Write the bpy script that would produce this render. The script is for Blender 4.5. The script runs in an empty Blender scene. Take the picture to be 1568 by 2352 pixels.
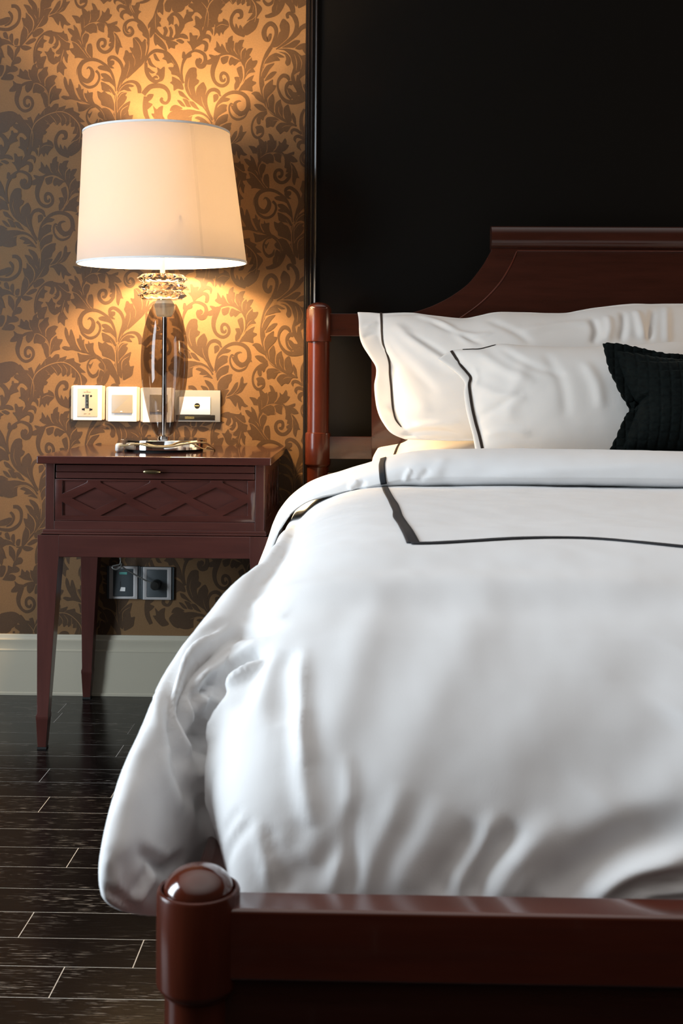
import bpy, bmesh, math, random
import numpy as np
from mathutils import Vector, Matrix, noise
from mathutils.bvhtree import BVHTree
from mathutils.geometry import tessellate_polygon

random.seed(7)
SC = bpy.context.scene
COL = SC.collection
PI = math.pi

# ------------------------------------------------------------------ camera
F = 2750.0            # focal length in pixels of the 1568 x 2352 frame
U0 = 878.0            # row of the horizon
E = 0.853             # eye height
YAW = math.atan(63.0 / F)
ROLL = 0.007
CF = Vector((-math.sin(YAW), math.cos(YAW), 0))
CR = Vector((math.cos(YAW), math.sin(YAW), 0))
CU = Vector((0, 0, 1))
CX = CR * math.cos(ROLL) + CU * math.sin(ROLL)
CY = -CR * math.sin(ROLL) + CU * math.cos(ROLL)
CAM = Vector((0, 0, E))
W = 3.238             # distance of the back wall

cd = bpy.data.cameras.new('camera')
cam = bpy.data.objects.new('camera', cd)
COL.objects.link(cam)
m = Matrix.Identity(4)
for i in range(3):
    m[i][0], m[i][1], m[i][2], m[i][3] = CX[i], CY[i], -CF[i], CAM[i]
cam.matrix_world = m
cd.sensor_fit = 'VERTICAL'
cd.sensor_height = 36.0
cd.lens = 36.0 * F / 2352.0
cd.shift_y = -(1176.0 - U0) / 2352.0
cd.clip_start = 0.05
cd.dof.use_dof = True
cd.dof.focus_distance = 2.75
cd.dof.aperture_fstop = 15.0
SC.camera = cam


def ray(px, py):
    return (CX * ((px - 784.0) / F) + CY * ((U0 - py) / F) + CF).normalized()


def at(px, py, Y):
    d = ray(px, py)
    return CAM + d * (Y / d.y)


def at_z(px, py, z):
    d = ray(px, py)
    return CAM + d * ((z - E) / d.z)


def on_plane(px, py, P, n):
    d = ray(px, py)
    return CAM + d * ((P - CAM).dot(n) / d.dot(n))


# ------------------------------------------------------------------ materials
def mat(name):
    m = bpy.data.materials.new(name)
    m.use_nodes = True
    nt = m.node_tree
    return m, nt, nt.nodes['Principled BSDF']


def simple(name, col, rough=.5, metal=0., coat=0., spec=.5, sheen=0.):
    m, nt, b = mat(name)
    b.inputs['Base Color'].default_value = (*col, 1)
    b.inputs['Roughness'].default_value = rough
    b.inputs['Metallic'].default_value = metal
    b.inputs['Coat Weight'].default_value = coat
    b.inputs['Coat Roughness'].default_value = .12
    b.inputs['Specular IOR Level'].default_value = spec
    if sheen:
        b.inputs['Sheen Weight'].default_value = sheen
        b.inputs['Sheen Roughness'].default_value = .35
    return m


def noise_node(nt, scale, detail=4, vec=None, rough=.6):
    n = nt.nodes.new('ShaderNodeTexNoise')
    n.inputs['Scale'].default_value = scale
    n.inputs['Detail'].default_value = detail
    n.inputs['Roughness'].default_value = rough
    if vec is not None:
        nt.links.new(vec, n.inputs['Vector'])
    return n


def ramp(nt, fac, stops):
    r = nt.nodes.new('ShaderNodeValToRGB')
    while len(r.color_ramp.elements) < len(stops):
        r.color_ramp.elements.new(.5)
    for e, (p, c) in zip(r.color_ramp.elements, stops):
        e.position = p
        e.color = (*c, 1)
    nt.links.new(fac, r.inputs[0])
    return r


def mapped(nt, scale, coord='Object'):
    tc = nt.nodes.new('ShaderNodeTexCoord')
    mp = nt.nodes.new('ShaderNodeMapping')
    mp.inputs['Scale'].default_value = scale
    nt.links.new(tc.outputs[coord], mp.inputs['Vector'])
    return mp.outputs['Vector']


def bump(nt, b, height, strength, dist):
    bp = nt.nodes.new('ShaderNodeBump')
    bp.inputs['Strength'].default_value = strength
    bp.inputs['Distance'].default_value = dist
    nt.links.new(height, bp.inputs['Height'])
    nt.links.new(bp.outputs['Normal'], b.inputs['Normal'])


def wood(name, dark, light, scale, rough=.25, coat=.4, spec=.5):
    m, nt, b = mat(name)
    v = mapped(nt, scale)
    n = noise_node(nt, 1.0, 6, v, .65)
    r = ramp(nt, n.outputs['Fac'], [(.3, dark), (.7, light)])
    nt.links.new(r.outputs[0], b.inputs['Base Color'])
    b.inputs['Roughness'].default_value = rough
    b.inputs['Coat Weight'].default_value = coat
    b.inputs['Coat Roughness'].default_value = .06
    b.inputs['Specular IOR Level'].default_value = spec
    return m


MAHOG = wood('mahogany', (.050, .0150, .0120), (.078, .0235, .0185), (4, 40, 40), .28, .35)
MAHOG_V = wood('mahogany_upright', (.050, .0150, .0120), (.078, .0235, .0185), (40, 40, 4), .28, .35)
MAHOG_BED = wood('bed_mahogany', (.028, .0070, .0036), (.046, .0115, .0062), (4, 40, 40), .22, .35, .35)
MAHOG_BED_V = wood('bed_mahogany_upright', (.050, .0100, .0044), (.082, .0160, .0072), (40, 40, 4), .26, .12, .25)
MAHOG_GLOSS = wood('bed_mahogany_polished', (.062, .0115, .0050), (.098, .0185, .0082), (4, 40, 40), .16, .8)
BLACKWOOD = simple('black_stained_wood', (.010, .0065, .005), .3, 0, .2)
PANEL = simple('black_lacquer_panel', (.0030, .0022, .0014), .42, 0, 0, .22)
CHROME = simple('chrome', (.86, .85, .83), .06, 1.0)
STEEL = simple('brushed_steel', (.55, .55, .54), .3, 1.0)
BRASS = simple('antique_brass', (.52, .42, .22), .22, 1.0)
CREAM = simple('cream_paint', (.42, .385, .30), .42)
WHITE_PLASTIC = simple('white_plastic', (.80, .79, .76), .3)
BEIGE_PLASTIC = simple('champagne_plastic', (.50, .41, .31), .38)
TAUPE_PLASTIC = simple('taupe_plastic', (.30, .265, .22), .35)
GREY_PLASTIC = simple('grey_plate', (.24, .235, .22), .3)
SLATE_PLASTIC = simple('slate_plastic', (.045, .055, .06), .42)
SILVER_PLASTIC = simple('silver_plastic', (.46, .44, .43), .35, .25)
BLACK_PLASTIC = simple('black_plastic', (.012, .012, .010), .35)
TEAL = simple('teal_sticker', (.08, .30, .26), .5)
GILT = simple('gilt_print', (.42, .36, .12), .5)
INK = simple('brown_ink', (.16, .11, .075), .6)
RUBBER = simple('black_felt', (.01, .01, .01), .8)
RIBBON_BLACK = simple('charcoal_ribbon', (.017, .019, .024), .7, 0, 0, .3)
RIBBON_BROWN = simple('dark_brown_ribbon', (.022, .013, .009), .7, 0, 0, .3)
LINING = simple('mattress_ticking', (.62, .60, .52), .85)


def fabric(name, col, bump_s=.25):
    m, nt, b = mat(name)
    b.inputs['Base Color'].default_value = (*col, 1)
    b.inputs['Roughness'].default_value = .82
    b.inputs['Specular IOR Level'].default_value = .25
    b.inputs['Sheen Weight'].default_value = .08
    v = mapped(nt, (1, 1, 1))
    n = noise_node(nt, 900, 2, v)
    bump(nt, b, n.outputs['Fac'], bump_s, .0006)
    return m


LINEN = fabric('white_cotton_sateen', (.83, .835, .84))
PILLOW_COT = fabric('white_pillow_cotton', (.72, .685, .645))


def velvet():
    m, nt, b = mat('bottle_green_velvet')
    v = mapped(nt, (1, 1, 1))
    n = noise_node(nt, 120, 4, v)
    r = ramp(nt, n.outputs['Fac'], [(.35, (.0015, .0026, .0025)), (.75, (.0040, .0066, .0060))])
    nt.links.new(r.outputs[0], b.inputs['Base Color'])
    b.inputs['Roughness'].default_value = .9
    b.inputs['Specular IOR Level'].default_value = .1
    b.inputs['Sheen Weight'].default_value = .07
    b.inputs['Sheen Roughness'].default_value = .3
    b.inputs['Sheen Tint'].default_value = (.55, .7, .65, 1)
    return m


VELVET = velvet()


def shade_mat(name='ivory_lampshade_linen'):
    m = bpy.data.materials.new(name)
    m.use_nodes = True
    nt = m.node_tree
    nt.nodes.clear()
    out = nt.nodes.new('ShaderNodeOutputMaterial')
    d = nt.nodes.new('ShaderNodeBsdfDiffuse')
    t = nt.nodes.new('ShaderNodeBsdfTranslucent')
    mx = nt.nodes.new('ShaderNodeMixShader')
    d.inputs['Color'].default_value = (.84, .82, .80, 1)
    t.inputs['Color'].default_value = (.245, .215, .180, 1)
    mx.inputs[0].default_value = .52
    nt.links.new(d.outputs[0], mx.inputs[1])
    nt.links.new(t.outputs[0], mx.inputs[2])
    v = mapped(nt, (300, 300, 300))
    n = noise_node(nt, 4, 2, v)
    bp = nt.nodes.new('ShaderNodeBump')
    bp.inputs['Strength'].default_value = .1
    bp.inputs['Distance'].default_value = .0005
    nt.links.new(n.outputs['Fac'], bp.inputs['Height'])
    nt.links.new(bp.outputs[0], d.inputs['Normal'])
    nt.links.new(mx.outputs[0], out.inputs[0])
    return m


SHADE = shade_mat()
SEAM = shade_mat('shade_seam_cloth')
_nt = SEAM.node_tree
_o = [q for q in _nt.nodes if q.type == 'OUTPUT_MATERIAL'][0]
_l = _o.inputs[0].links[0].from_socket
_m = _nt.nodes.new('ShaderNodeMixShader')
_t = _nt.nodes.new('ShaderNodeBsdfTransparent')
_m.inputs[0].default_value = .90
_nt.links.new(_l, _m.inputs[1])
_nt.links.new(_t.outputs[0], _m.inputs[2])
_nt.links.new(_m.outputs[0], _o.inputs[0])
SHADE_TRIM = simple('ivory_bias_trim', (.80, .78, .76), .8)


def thin_glass(name, tint, rough=.02, ior=1.55):
    """blown glass wall: clear tinted see-through with a mirror coat"""
    m = bpy.data.materials.new(name)
    m.use_nodes = True
    nt = m.node_tree
    nt.nodes.clear()
    out = nt.nodes.new('ShaderNodeOutputMaterial')
    tr = nt.nodes.new('ShaderNodeBsdfTransparent')
    gl = nt.nodes.new('ShaderNodeBsdfGlossy')
    mx = nt.nodes.new('ShaderNodeMixShader')
    lw = nt.nodes.new('ShaderNodeFresnel')
    lw.inputs['IOR'].default_value = ior
    tr.inputs['Color'].default_value = (*tint, 1)
    gl.inputs['Roughness'].default_value = rough
    mn = nt.nodes.new('ShaderNodeMath')
    mn.operation = 'MINIMUM'
    mn.inputs[1].default_value = .16
    nt.links.new(lw.outputs[0], mn.inputs[0])
    nt.links.new(mn.outputs[0], mx.inputs[0])
    nt.links.new(tr.outputs[0], mx.inputs[1])
    nt.links.new(gl.outputs[0], mx.inputs[2])
    nt.links.new(mx.outputs[0], out.inputs[0])
    return m


SMOKE = thin_glass('smoked_glass', (.52, .49, .475), .02, 1.5)
m, nt, b = mat('cut_crystal')
b.inputs['Base Color'].default_value = (1, .99, .97, 1)
b.inputs['Roughness'].default_value = 0.
b.inputs['IOR'].default_value = 1.5
b.inputs['Transmission Weight'].default_value = 1.
CRYSTAL = m
CLEAR = thin_glass('clear_glass', (.94, .93, .90), .02)
m, nt, b = mat('frosted_stopper')
b.inputs['Base Color'].default_value = (.90, .84, .72, 1)
b.inputs['Roughness'].default_value = .5
b.inputs['Transmission Weight'].default_value = .6
FROST = m
CORD = simple('clear_gold_flex', (.50, .40, .22), .2, .4, .5)
CORD_DARK = simple('grey_flex', (.16, .16, .15), .25, .3, .5)


# ------------------------------------------------------------------ mesh helpers
class MB:
    def __init__(self):
        self.v, self.f, self.mi = [], [], []

    def add(self, verts, faces, mi=0):
        o = len(self.v)
        self.v += [tuple(p) for p in verts]
        self.f += [tuple(i + o for i in f) for f in faces]
        self.mi += [mi] * len(faces)

    def box(self, x0, x1, y0, y1, z0, z1, mi=0):
        vs = [(x, y, z) for z in (z0, z1) for y in (y0, y1) for x in (x0, x1)]
        self.add(vs, [(0, 2, 3, 1), (4, 5, 7, 6), (0, 1, 5, 4), (2, 6, 7, 3), (0, 4, 6, 2), (1, 3, 7, 5)], mi)

    def prism(self, pts, y0, y1, mi=0):
        """polygon of (x, z) extruded from y0 (front) to y1 (back)"""
        n = len(pts)
        vs = [(x, y0, z) for x, z in pts] + [(x, y1, z) for x, z in pts]
        tri = tessellate_polygon([[Vector((x, z, 0)) for x, z in pts]])
        fs = [tuple(t) for t in tri] + [tuple(i + n for i in reversed(t)) for t in tri]
        fs += [(i, (i + 1) % n, (i + 1) % n + n, i + n) for i in range(n)]
        self.add(vs, fs, mi)

    def lathe(self, prof, c=(0, 0, 0), seg=64, mi=0, close=False):
        n = len(prof)
        vs = []
        for k in range(seg):
            a = 2 * PI * k / seg
            for r, z in prof:
                vs.append((c[0] + r * math.cos(a), c[1] + r * math.sin(a), c[2] + z))
        fs = []
        for k in range(seg):
            k2 = (k + 1) % seg
            for i in range(n if close else n - 1):
                j = (i + 1) % n
                fs.append((k * n + i, k2 * n + i, k2 * n + j, k * n + j))
        self.add(vs, fs, mi)

    def tube(self, pts, r, seg=10, mi=0):
        pts = [Vector(p) for p in pts]
        n = len(pts)
        vs, fs = [], []
        up = Vector((0, 0, 1))
        for i, p in enumerate(pts):
            t = (pts[min(i + 1, n - 1)] - pts[max(i - 1, 0)]).normalized()
            s = t.cross(up)
            if s.length < 1e-4:
                s = t.cross(Vector((0, 1, 0)))
            s.normalize()
            q = s.cross(t)
            rr = r[i] if isinstance(r, (list, tuple)) else r
            for k in range(seg):
                a = 2 * PI * k / seg
                vs.append(p + (s * math.cos(a) + q * math.sin(a)) * rr)
        for i in range(n - 1):
            for k in range(seg):
                k2 = (k + 1) % seg
                fs.append((i * seg + k, i * seg + k2, (i + 1) * seg + k2, (i + 1) * seg + k))
        fs.append(tuple(range(seg - 1, -1, -1)))
        fs.append(tuple((n - 1) * seg + k for k in range(seg)))
        self.add(vs, fs, mi)

    def build(self, name, mats, parent=None, smooth=None, bevel=0., seg=2, fix=True):
        me = bpy.data.meshes.new(name)
        me.from_pydata(self.v, [], self.f)
        for mm in (mats if isinstance(mats, (list, tuple)) else [mats]):
            me.materials.append(mm)
        me.polygons.foreach_set('material_index', self.mi)
        if fix:
            bm = bmesh.new()
            bm.from_mesh(me)
            bmesh.ops.remove_doubles(bm, verts=bm.verts, dist=1e-6)
            bmesh.ops.recalc_face_normals(bm, faces=bm.faces)
            bm.to_mesh(me)
            bm.free()
        ob = bpy.data.objects.new(name, me)
        COL.objects.link(ob)
        if parent is not None:
            ob.parent = parent
            ob.matrix_parent_inverse = parent.matrix_world.inverted()
        if smooth is not None:
            me.shade_smooth()
            me.set_sharp_from_angle(angle=math.radians(smooth))
        if bevel:
            bv = ob.modifiers.new('edge', 'BEVEL')
            bv.width = bevel
            bv.segments = seg
            bv.limit_method = 'ANGLE'
            bv.angle_limit = math.radians(40)
            me.shade_smooth()
            me.set_sharp_from_angle(angle=math.radians(60))
            bv.harden_normals = True
        return ob


def empty(name, loc, label, cat, group=None):
    o = bpy.data.objects.new(name, None)
    COL.objects.link(o)
    o.location = loc
    o.empty_display_size = .05
    o.matrix_world = Matrix.Translation(loc)
    tag(o, label, cat, group)
    return o


def tag(o, label=None, cat=None, group=None, kind=None):
    if label:
        o['label'] = label
    if cat:
        o['category'] = cat
    if group:
        o['group'] = group
    if kind:
        o['kind'] = kind
    return o


def crom(pts, k=4, closed=False, tension=.5):
    """Catmull-Rom through tuples of any length"""
    P = [np.array(p, float) for p in pts]
    n = len(P)
    out = []
    rng = range(n) if closed else range(n - 1)
    for i in rng:
        if closed:
            p0, p1, p2, p3 = P[i - 1], P[i], P[(i + 1) % n], P[(i + 2) % n]
        else:
            p0, p1, p2, p3 = P[max(i - 1, 0)], P[i], P[i + 1], P[min(i + 2, n - 1)]
        m1, m2 = (p2 - p0) * tension, (p3 - p1) * tension
        for j in range(k):
            t = j / k
            t2, t3 = t * t, t * t * t
            out.append((2 * t3 - 3 * t2 + 1) * p1 + (t3 - 2 * t2 + t) * m1 + (-2 * t3 + 3 * t2) * p2 + (t3 - t2) * m2)
    if not closed:
        out.append(P[-1])
    return out


def interp(x, xs, ys):
    return float(np.interp(x, xs, ys))
BULB_W, BULB2_W, SUN_W, WORLD, EXPO = 84.0, 28.0, 114.0, .94, 0.0
# ------------------------------------------------------------------ wallpaper
# The scroll pattern is drawn as shapes (F: leaf, S: tapering stem or scroll, V: pale vein) in
# several local drawing frames; each frame is (origin x, origin y, units per pixel).
FR = {'C1': (0, 0, 4.3556), 'C3': (0, 300, 6.5333), 'K1': (0, 0, 7.84), 'K2': (150, 0, 7.84), 'K3': (330, 0, 7.84),
      'K4': (500, 0, 7.84), 'K5': (0, 540, 7.84), 'K6': (540, 250, 9.8)}
SHP = []


def P2(s):
    a = s.replace(';', ' ').split()
    return [tuple(float(q) for q in p.split(',')) for p in a]


def F_(fr, s):
    SHP.append(('F', fr, P2(s), None))


def S_(fr, s, w):
    SHP.append(('S', fr, P2(s), [float(q) for q in str(w).split()]))


def V_(fr, s, w=9):
    SHP.append(('V', fr, P2(s), [float(w)]))


# right-hand scroll with acanthus and snail
S_('C3', '575,1640 590,1540 620,1430 680,1340 760,1270 850,1235 930,1235 1010,1260 1070,1320 1090,1400 1085,1470 1040,1530 980,1550 920,1520 890,1450 900,1390 950,1365 985,1370', '15 25 35 40 50 55 55 60 60 65 70 70 70 75 65 45 30 10')
F_('C3', '1095,1430 1120,1470 1135,1510 1090,1500 1070,1500')
S_('C3', '1085,1530 1030,1605 940,1640 860,1610 815,1540 805,1460 830,1405 860,1415', '5 30 38 35 30 28 32 20')
F_('C3', '830,1430 870,1440 900,1490 940,1550 1000,1590 940,1585 935,1560 880,1530 845,1480')
S_('C3', '950,1215 1020,1090 1045,960 1030,830 980,740 900,680 800,650 700,665 640,700', '20 30 35 45 50 50 42 40 30')
S_('C3', '640,690 600,780 565,880 560,980 590,1070 650,1125 720,1135 780,1090 790,1020 760,960 710,945 680,985 690,1050 730,1060 745,1020', '70 80 75 60 50 52 52 48 45 45 50 45 50 40 20')
F_('C3', '680,670 600,685 545,670 500,668 520,705 535,725 470,760 455,810 530,820 580,780 640,720')
F_('C3', '790,640 700,650 640,640 580,595 590,570 610,550 615,465 650,510 675,550 695,505 725,545 750,590')
F_('C3', '800,640 760,580 750,490 775,490 790,430 830,395 860,390 855,460 880,470 880,540 870,600 905,665')
F_('C3', '890,640 880,560 900,490 930,490 960,455 1030,450 1010,500 1000,550 1020,560 980,620 980,700 960,720')
F_('C3', '980,740 975,660 1000,600 1050,570 1060,610 1090,580 1155,575 1130,640 1105,680 1130,700 1070,760 1045,850')
F_('C3', '1050,900 1050,830 1090,760 1140,710 1150,760 1220,755 1225,790 1195,850 1165,880 1195,930 1130,940 1080,970 1040,1020')
F_('C3', '940,1210 1000,1120 1040,1060 1100,1010 1175,975 1165,1010 1150,1060 1205,1080 1200,1110 1150,1150 1155,1225 1080,1210 1010,1205')
F_('C3', '680,720 690,790 720,815 780,780 800,700 760,690')
F_('C3', '960,745 900,735 830,705 795,790 820,835 860,815 880,840 920,810 950,780 1000,770')
F_('C3', '990,845 955,850 915,880 930,940 945,980 975,1060 970,1110 1010,1020 1005,920')
F_('C3', '935,1000 880,1010 900,1070 880,1120 885,1195 930,1190 975,1080 965,1020')
V_('C3', '740,540 765,610 800,640')
V_('C3', '880,480 885,600 930,680')
V_('C3', '1040,570 985,630 985,740', 11)
V_('C3', '1135,715 1060,790 1045,880', 11)
V_('C3', '1170,940 1090,975 1040,1040 1000,1110 900,1205', 12)
V_('C3', '960,755 870,705 810,710 785,790', 14)
V_('C3', '910,845 965,812 1012,850 1025,960 1000,1080 960,1150', 14)
V_('C3', '960,1020 970,1080')
V_('C3', '1130,880 1080,925 1055,980', 7)
V_('C3', '830,570 850,630', 7)
V_('C3', '940,590 960,670', 7)
V_('C3', '1050,640 1040,720', 7)
# hook and lower branch
S_('C3', '560,1650 490,1530 458,1400 467,1290 510,1215 580,1192 640,1220 665,1270', '35 50 45 42 50 58 55 30')
F_('C3', '580,1265 630,1260 650,1300 630,1350 575,1385 570,1330 565,1290')
F_('C3', '655,1250 675,1260 690,1290 655,1290')
S_('C3', '550,1700 470,1600 370,1545 280,1540 225,1590 210,1660 225,1730', '25 40 50 50 60 70 50')
F_('C3', '185,1600 120,1500 40,1490 -60,1520 -120,1600 -60,1700 20,1740 60,1700 100,1740 170,1690')
F_('C3', '290,1620 340,1590 420,1620 490,1680 550,1760 470,1740 400,1730 470,1700 400,1705 345,1690 370,1655')
F_('C3', '585,1600 600,1500 650,1440 700,1410 775,1420 765,1470 770,1510 740,1530 690,1560 640,1600 590,1680')
F_('C3', '600,1760 600,1680 650,1610 720,1570 790,1560 780,1640 780,1660 740,1690 670,1720 620,1790')
F_('C3', '615,1960 620,1840 660,1760 760,1700 840,1690 830,1740 830,1790 790,1840 770,1900 700,1930 680,1940 640,2020 590,2130')
F_('C3', '680,1350 740,1310 820,1330 780,1370 700,1385 620,1440')
V_('C3', '560,1760 500,1650 400,1575 300,1570 200,1600', 12)
V_('C3', '600,2050 605,1850 570,1700 565,1600', 12)
# stem under it
F_('K5', '510,250 600,280 660,340 690,420 700,540 690,640 650,560 600,500 590,400 540,330')
F_('K5', '440,355 540,375 590,440 620,520 660,600 690,640 690,720 620,790 540,880 500,960 440,1050 375,1095 380,980 400,850 440,745 410,620 415,590 475,600 480,490 520,510 480,430')
F_('K5', '700,680 740,560 830,440 950,430 910,500 880,570 885,620 850,700 760,760 700,770 640,830 680,730')
F_('K5', '600,880 680,800 760,780 805,830 750,890 690,930 620,950')
F_('K5', '500,1030 560,980 640,960 670,990 620,1040 520,1080 470,1060')
F_('K5', '375,1110 440,1090 520,1100 590,1135 540,1170 480,1185 420,1165')
S_('K5', '720,420 700,600 620,820 500,970 380,1100 280,1110', '30 35 35 30 28 20')
V_('K5', '455,470 560,560 610,640 622,720 590,850', 20)
V_('K5', '440,735 510,810 520,910 490,980', 12)
V_('K5', '810,560 700,740 610,850', 12)
V_('K5', '725,200 735,420 720,600', 12)
# palmette
F_('K5', '150,1090 200,1110 250,1180 265,1280 240,1370 200,1310 150,1250 145,1170')
F_('K5', '270,1300 290,1180 340,1110 380,1120 370,1190 330,1250 290,1330 250,1380')
F_('K5', '215,1440 240,1370 310,1300 370,1300 400,1350 370,1410 290,1430 220,1470')
F_('K5', '130,1440 200,1470 260,1450 330,1490 335,1540 280,1570 180,1580 60,1660 110,1560 125,1500')
F_('K5', '30,1690 100,1620 200,1600 265,1640 255,1700 190,1720 60,1710')
F_('K5', '-20,1460 80,1450 85,1540 40,1640 -20,1640')
F_('K5', '280,1080 270,1020 300,970 350,970 350,1030 330,1090')
F_('K5', '180,960 210,880 250,890 255,1000 240,1060')
F_('K5', '70,870 120,845 150,890 170,980 90,950')
F_('K5', '-40,980 90,975 200,1020 270,1100 180,1070 90,1080 20,1120 -40,1130')
# scroll facing right
S_('K5', '220,385 300,390 360,460 370,570 340,680 260,760 150,805 0,790 -60,760', '60 70 62 52 52 62 62 52 30')
S_('K5', '170,480 220,540 230,620 180,700 100,740', '40 55 40 40 25')
F_('K5', '-40,650 80,600 150,580 205,590 190,650 120,710 0,735 -60,720')
# hanging leaf pair
F_('K5', '900,540 960,470 1010,390 1060,310 1110,290 1100,380 1060,450 1000,510')
F_('K5', '1020,510 1110,400 1145,300 1150,240 1185,185 1210,240 1210,310 1280,300 1230,380 1180,460 1110,500 1000,530')
F_('K5', '890,580 960,540 1060,515 1130,540 1190,600 1230,670 1290,720 1230,740 1170,720 1150,800 1115,740 1095,650 1070,735 1020,680 960,590')
V_('K5', '1160,400 1090,480 1000,525', 7)
# curled medallion leaf
S_('K5', '628,1410 625,1250 650,1110 710,980 790,900 880,860 960,855', '16 24 24 26 40 60 60')
F_('K5', '790,900 880,850 960,840 1060,860 1130,860 1160,825 1180,880 1220,890 1240,960 1250,1010 1200,1030 1240,1040 1280,1060 1270,1110 1265,1180 1210,1190 1230,1250 1250,1260 1235,1330 1230,1415 1190,1370 1165,1290 1140,1370 1190,1460 1225,1510 1175,1530 1165,1640 1110,1590 1080,1570 1045,1590 1040,1480 1080,1400 1130,1250 1080,1260 1020,1240 1030,1200 1080,1150 1010,1160 950,1130 1000,1090 950,1075 890,1050 900,1000 910,940')
V_('K5', '985,930 1003,1000 985,1050 940,1085', 34)
V_('K5', '1078,1005 1088,1090 1040,1160 960,1200', 38)
V_('K5', '1165,1170 1130,1300 1110,1400', 12)
V_('K5', '1050,900 1170,1000 1260,1045 1310,1050', 9)
F_('K5', '800,920 800,980 865,1010 810,1050 790,1140 720,1130 690,1180 780,1210 740,1260 750,1310 700,1340 650,1400 632,1430 640,1250 670,1110 730,1000')
F_('K5', '815,1200 870,1210 900,1170 935,1130 960,1200 1000,1230 990,1290 1010,1350 1070,1360 1060,1400 990,1440 940,1420 890,1370 860,1280')
F_('K5', '1010,1290 1060,1300 1120,1240 1140,1320 1060,1400 1000,1360')
# left-facing acanthus with snail
S_('K1', '850,1930 870,1780 850,1640 780,1560 680,1500 560,1480 440,1510 370,1560', '20 35 40 50 50 50 50 40')
S_('K1', '370,1560 330,1660 300,1780 320,1890 380,1970 460,2000 550,1960 590,1870 560,1780 490,1750 440,1800 450,1890 510,1910 530,1860', '70 90 80 60 50 55 50 52 55 55 50 50 50 25')
F_('K1', '400,1520 300,1500 230,1450 240,1530 180,1600 170,1650 260,1650 330,1610')
F_('K1', '540,1440 450,1430 380,1410 300,1360 340,1340 360,1230 420,1290 450,1250 500,1290 530,1360 560,1430')
F_('K1', '560,1440 520,1340 515,1250 560,1260 590,1180 660,1140 650,1200 690,1240 680,1340 690,1420 710,1490 640,1480')
F_('K1', '660,1130 660,1090 740,1030 835,1010 820,1090 790,1170 780,1230 720,1240 690,1250 670,1200')
F_('K1', '720,1500 690,1400 690,1330 750,1270 790,1220 865,1205 850,1270 870,1340 820,1420 810,1500 790,1560')
F_('K1', '820,1570 815,1470 850,1400 900,1370 960,1350 1030,1370 1000,1420 980,1460 1000,1500 960,1540 900,1600 880,1680 860,1660')
F_('K1', '890,1720 900,1640 950,1570 1010,1540 1020,1590 1110,1600 1100,1650 1060,1720 1070,1780 1010,1800 950,1820 890,1880')
F_('K1', '480,1520 600,1500 590,1560 560,1620 500,1670 460,1630 450,1560')
F_('K1', '620,1520 700,1520 790,1600 800,1640 740,1690 650,1670 600,1680 590,1620')
F_('K1', '800,1660 840,1700 860,1800 850,1900 820,1940 780,1850 770,1790 730,1700 760,1680')
V_('K1', '600,1500 680,1505 760,1550 830,1620 870,1740 865,1880', 13)
V_('K1', '890,1900 890,1700 930,1590 1000,1530', 15)
V_('K1', '690,1265 682,1370 740,1500', 13)
V_('K1', '865,1355 808,1440 815,1555', 14)
V_('K1', '510,1280 520,1370 560,1440', 11)
V_('K1', '950,1700 900,1830', 8)
# fern arch
F_('C1', '325,1330 340,1210 390,1130 400,1150 440,1095 490,1060 510,1075 545,1040 585,1040 590,1075 660,1055 650,1090 730,1075 740,1110 800,1140 790,1165 850,1220 800,1225 850,1270 862,1310 810,1390 835,1400 800,1500 720,1560 690,1550 675,1480 745,1410 710,1420 770,1340 725,1340 750,1270 710,1270 712,1225 668,1262 655,1238 620,1262 605,1222 570,1255 540,1220 500,1248 470,1235 458,1280 400,1300 440,1345 330,1400')
V_('C1', '300,1400 340,1250 440,1165 560,1122 650,1125 730,1175 790,1250 805,1340 790,1430', 9)
V_('C1', '500,1150 545,1200 570,1250', 6)
V_('C1', '560,1130 605,1180 610,1225', 6)
V_('C1', '620,1135 660,1190 655,1235', 6)
V_('C1', '700,1165 700,1220 690,1260', 6)
V_('C1', '745,1210 745,1270', 6)
V_('C1', '780,1270 770,1330', 6)
V_('C1', '805,1360 770,1400 720,1415', 6)
V_('C1', '450,1200 500,1245', 6)
V_('C1', '440,1095 445,1150', 6)
V_('C1', '590,1075 560,1115', 6)
V_('C1', '660,1090 620,1115', 6)
S_('C1', '690,1560 610,1530 562,1460 560,1385 600,1325 650,1328 657,1378 622,1392', '45 40 35 32 35 45 32 20')
F_('C1', '595,1530 602,1440 630,1495 645,1455 690,1530 690,1575 630,1560')
F_('C1', '537,1465 520,1420 475,1395 470,1420 405,1440 395,1475 385,1570 415,1535 440,1570 455,1530 475,1555 490,1520 515,1495')
V_('C1', '410,1480 460,1452 535,1468', 6)
F_('C1', '310,1400 340,1335 390,1282 460,1265 450,1300 410,1320 440,1345 400,1375 330,1405')
F_('C1', '295,1490 320,1420 380,1390 410,1400 385,1440 390,1475 330,1490')
F_('C1', '190,1140 240,1200 290,1290 300,1380 285,1470 265,1470 268,1380 220,1330 170,1340 180,1310 130,1270 150,1240 180,1240 170,1190')
F_('C1', '-30,1150 60,1115 130,1115 185,1150 180,1190 140,1250 110,1240 90,1300 40,1330 -30,1310')
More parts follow.
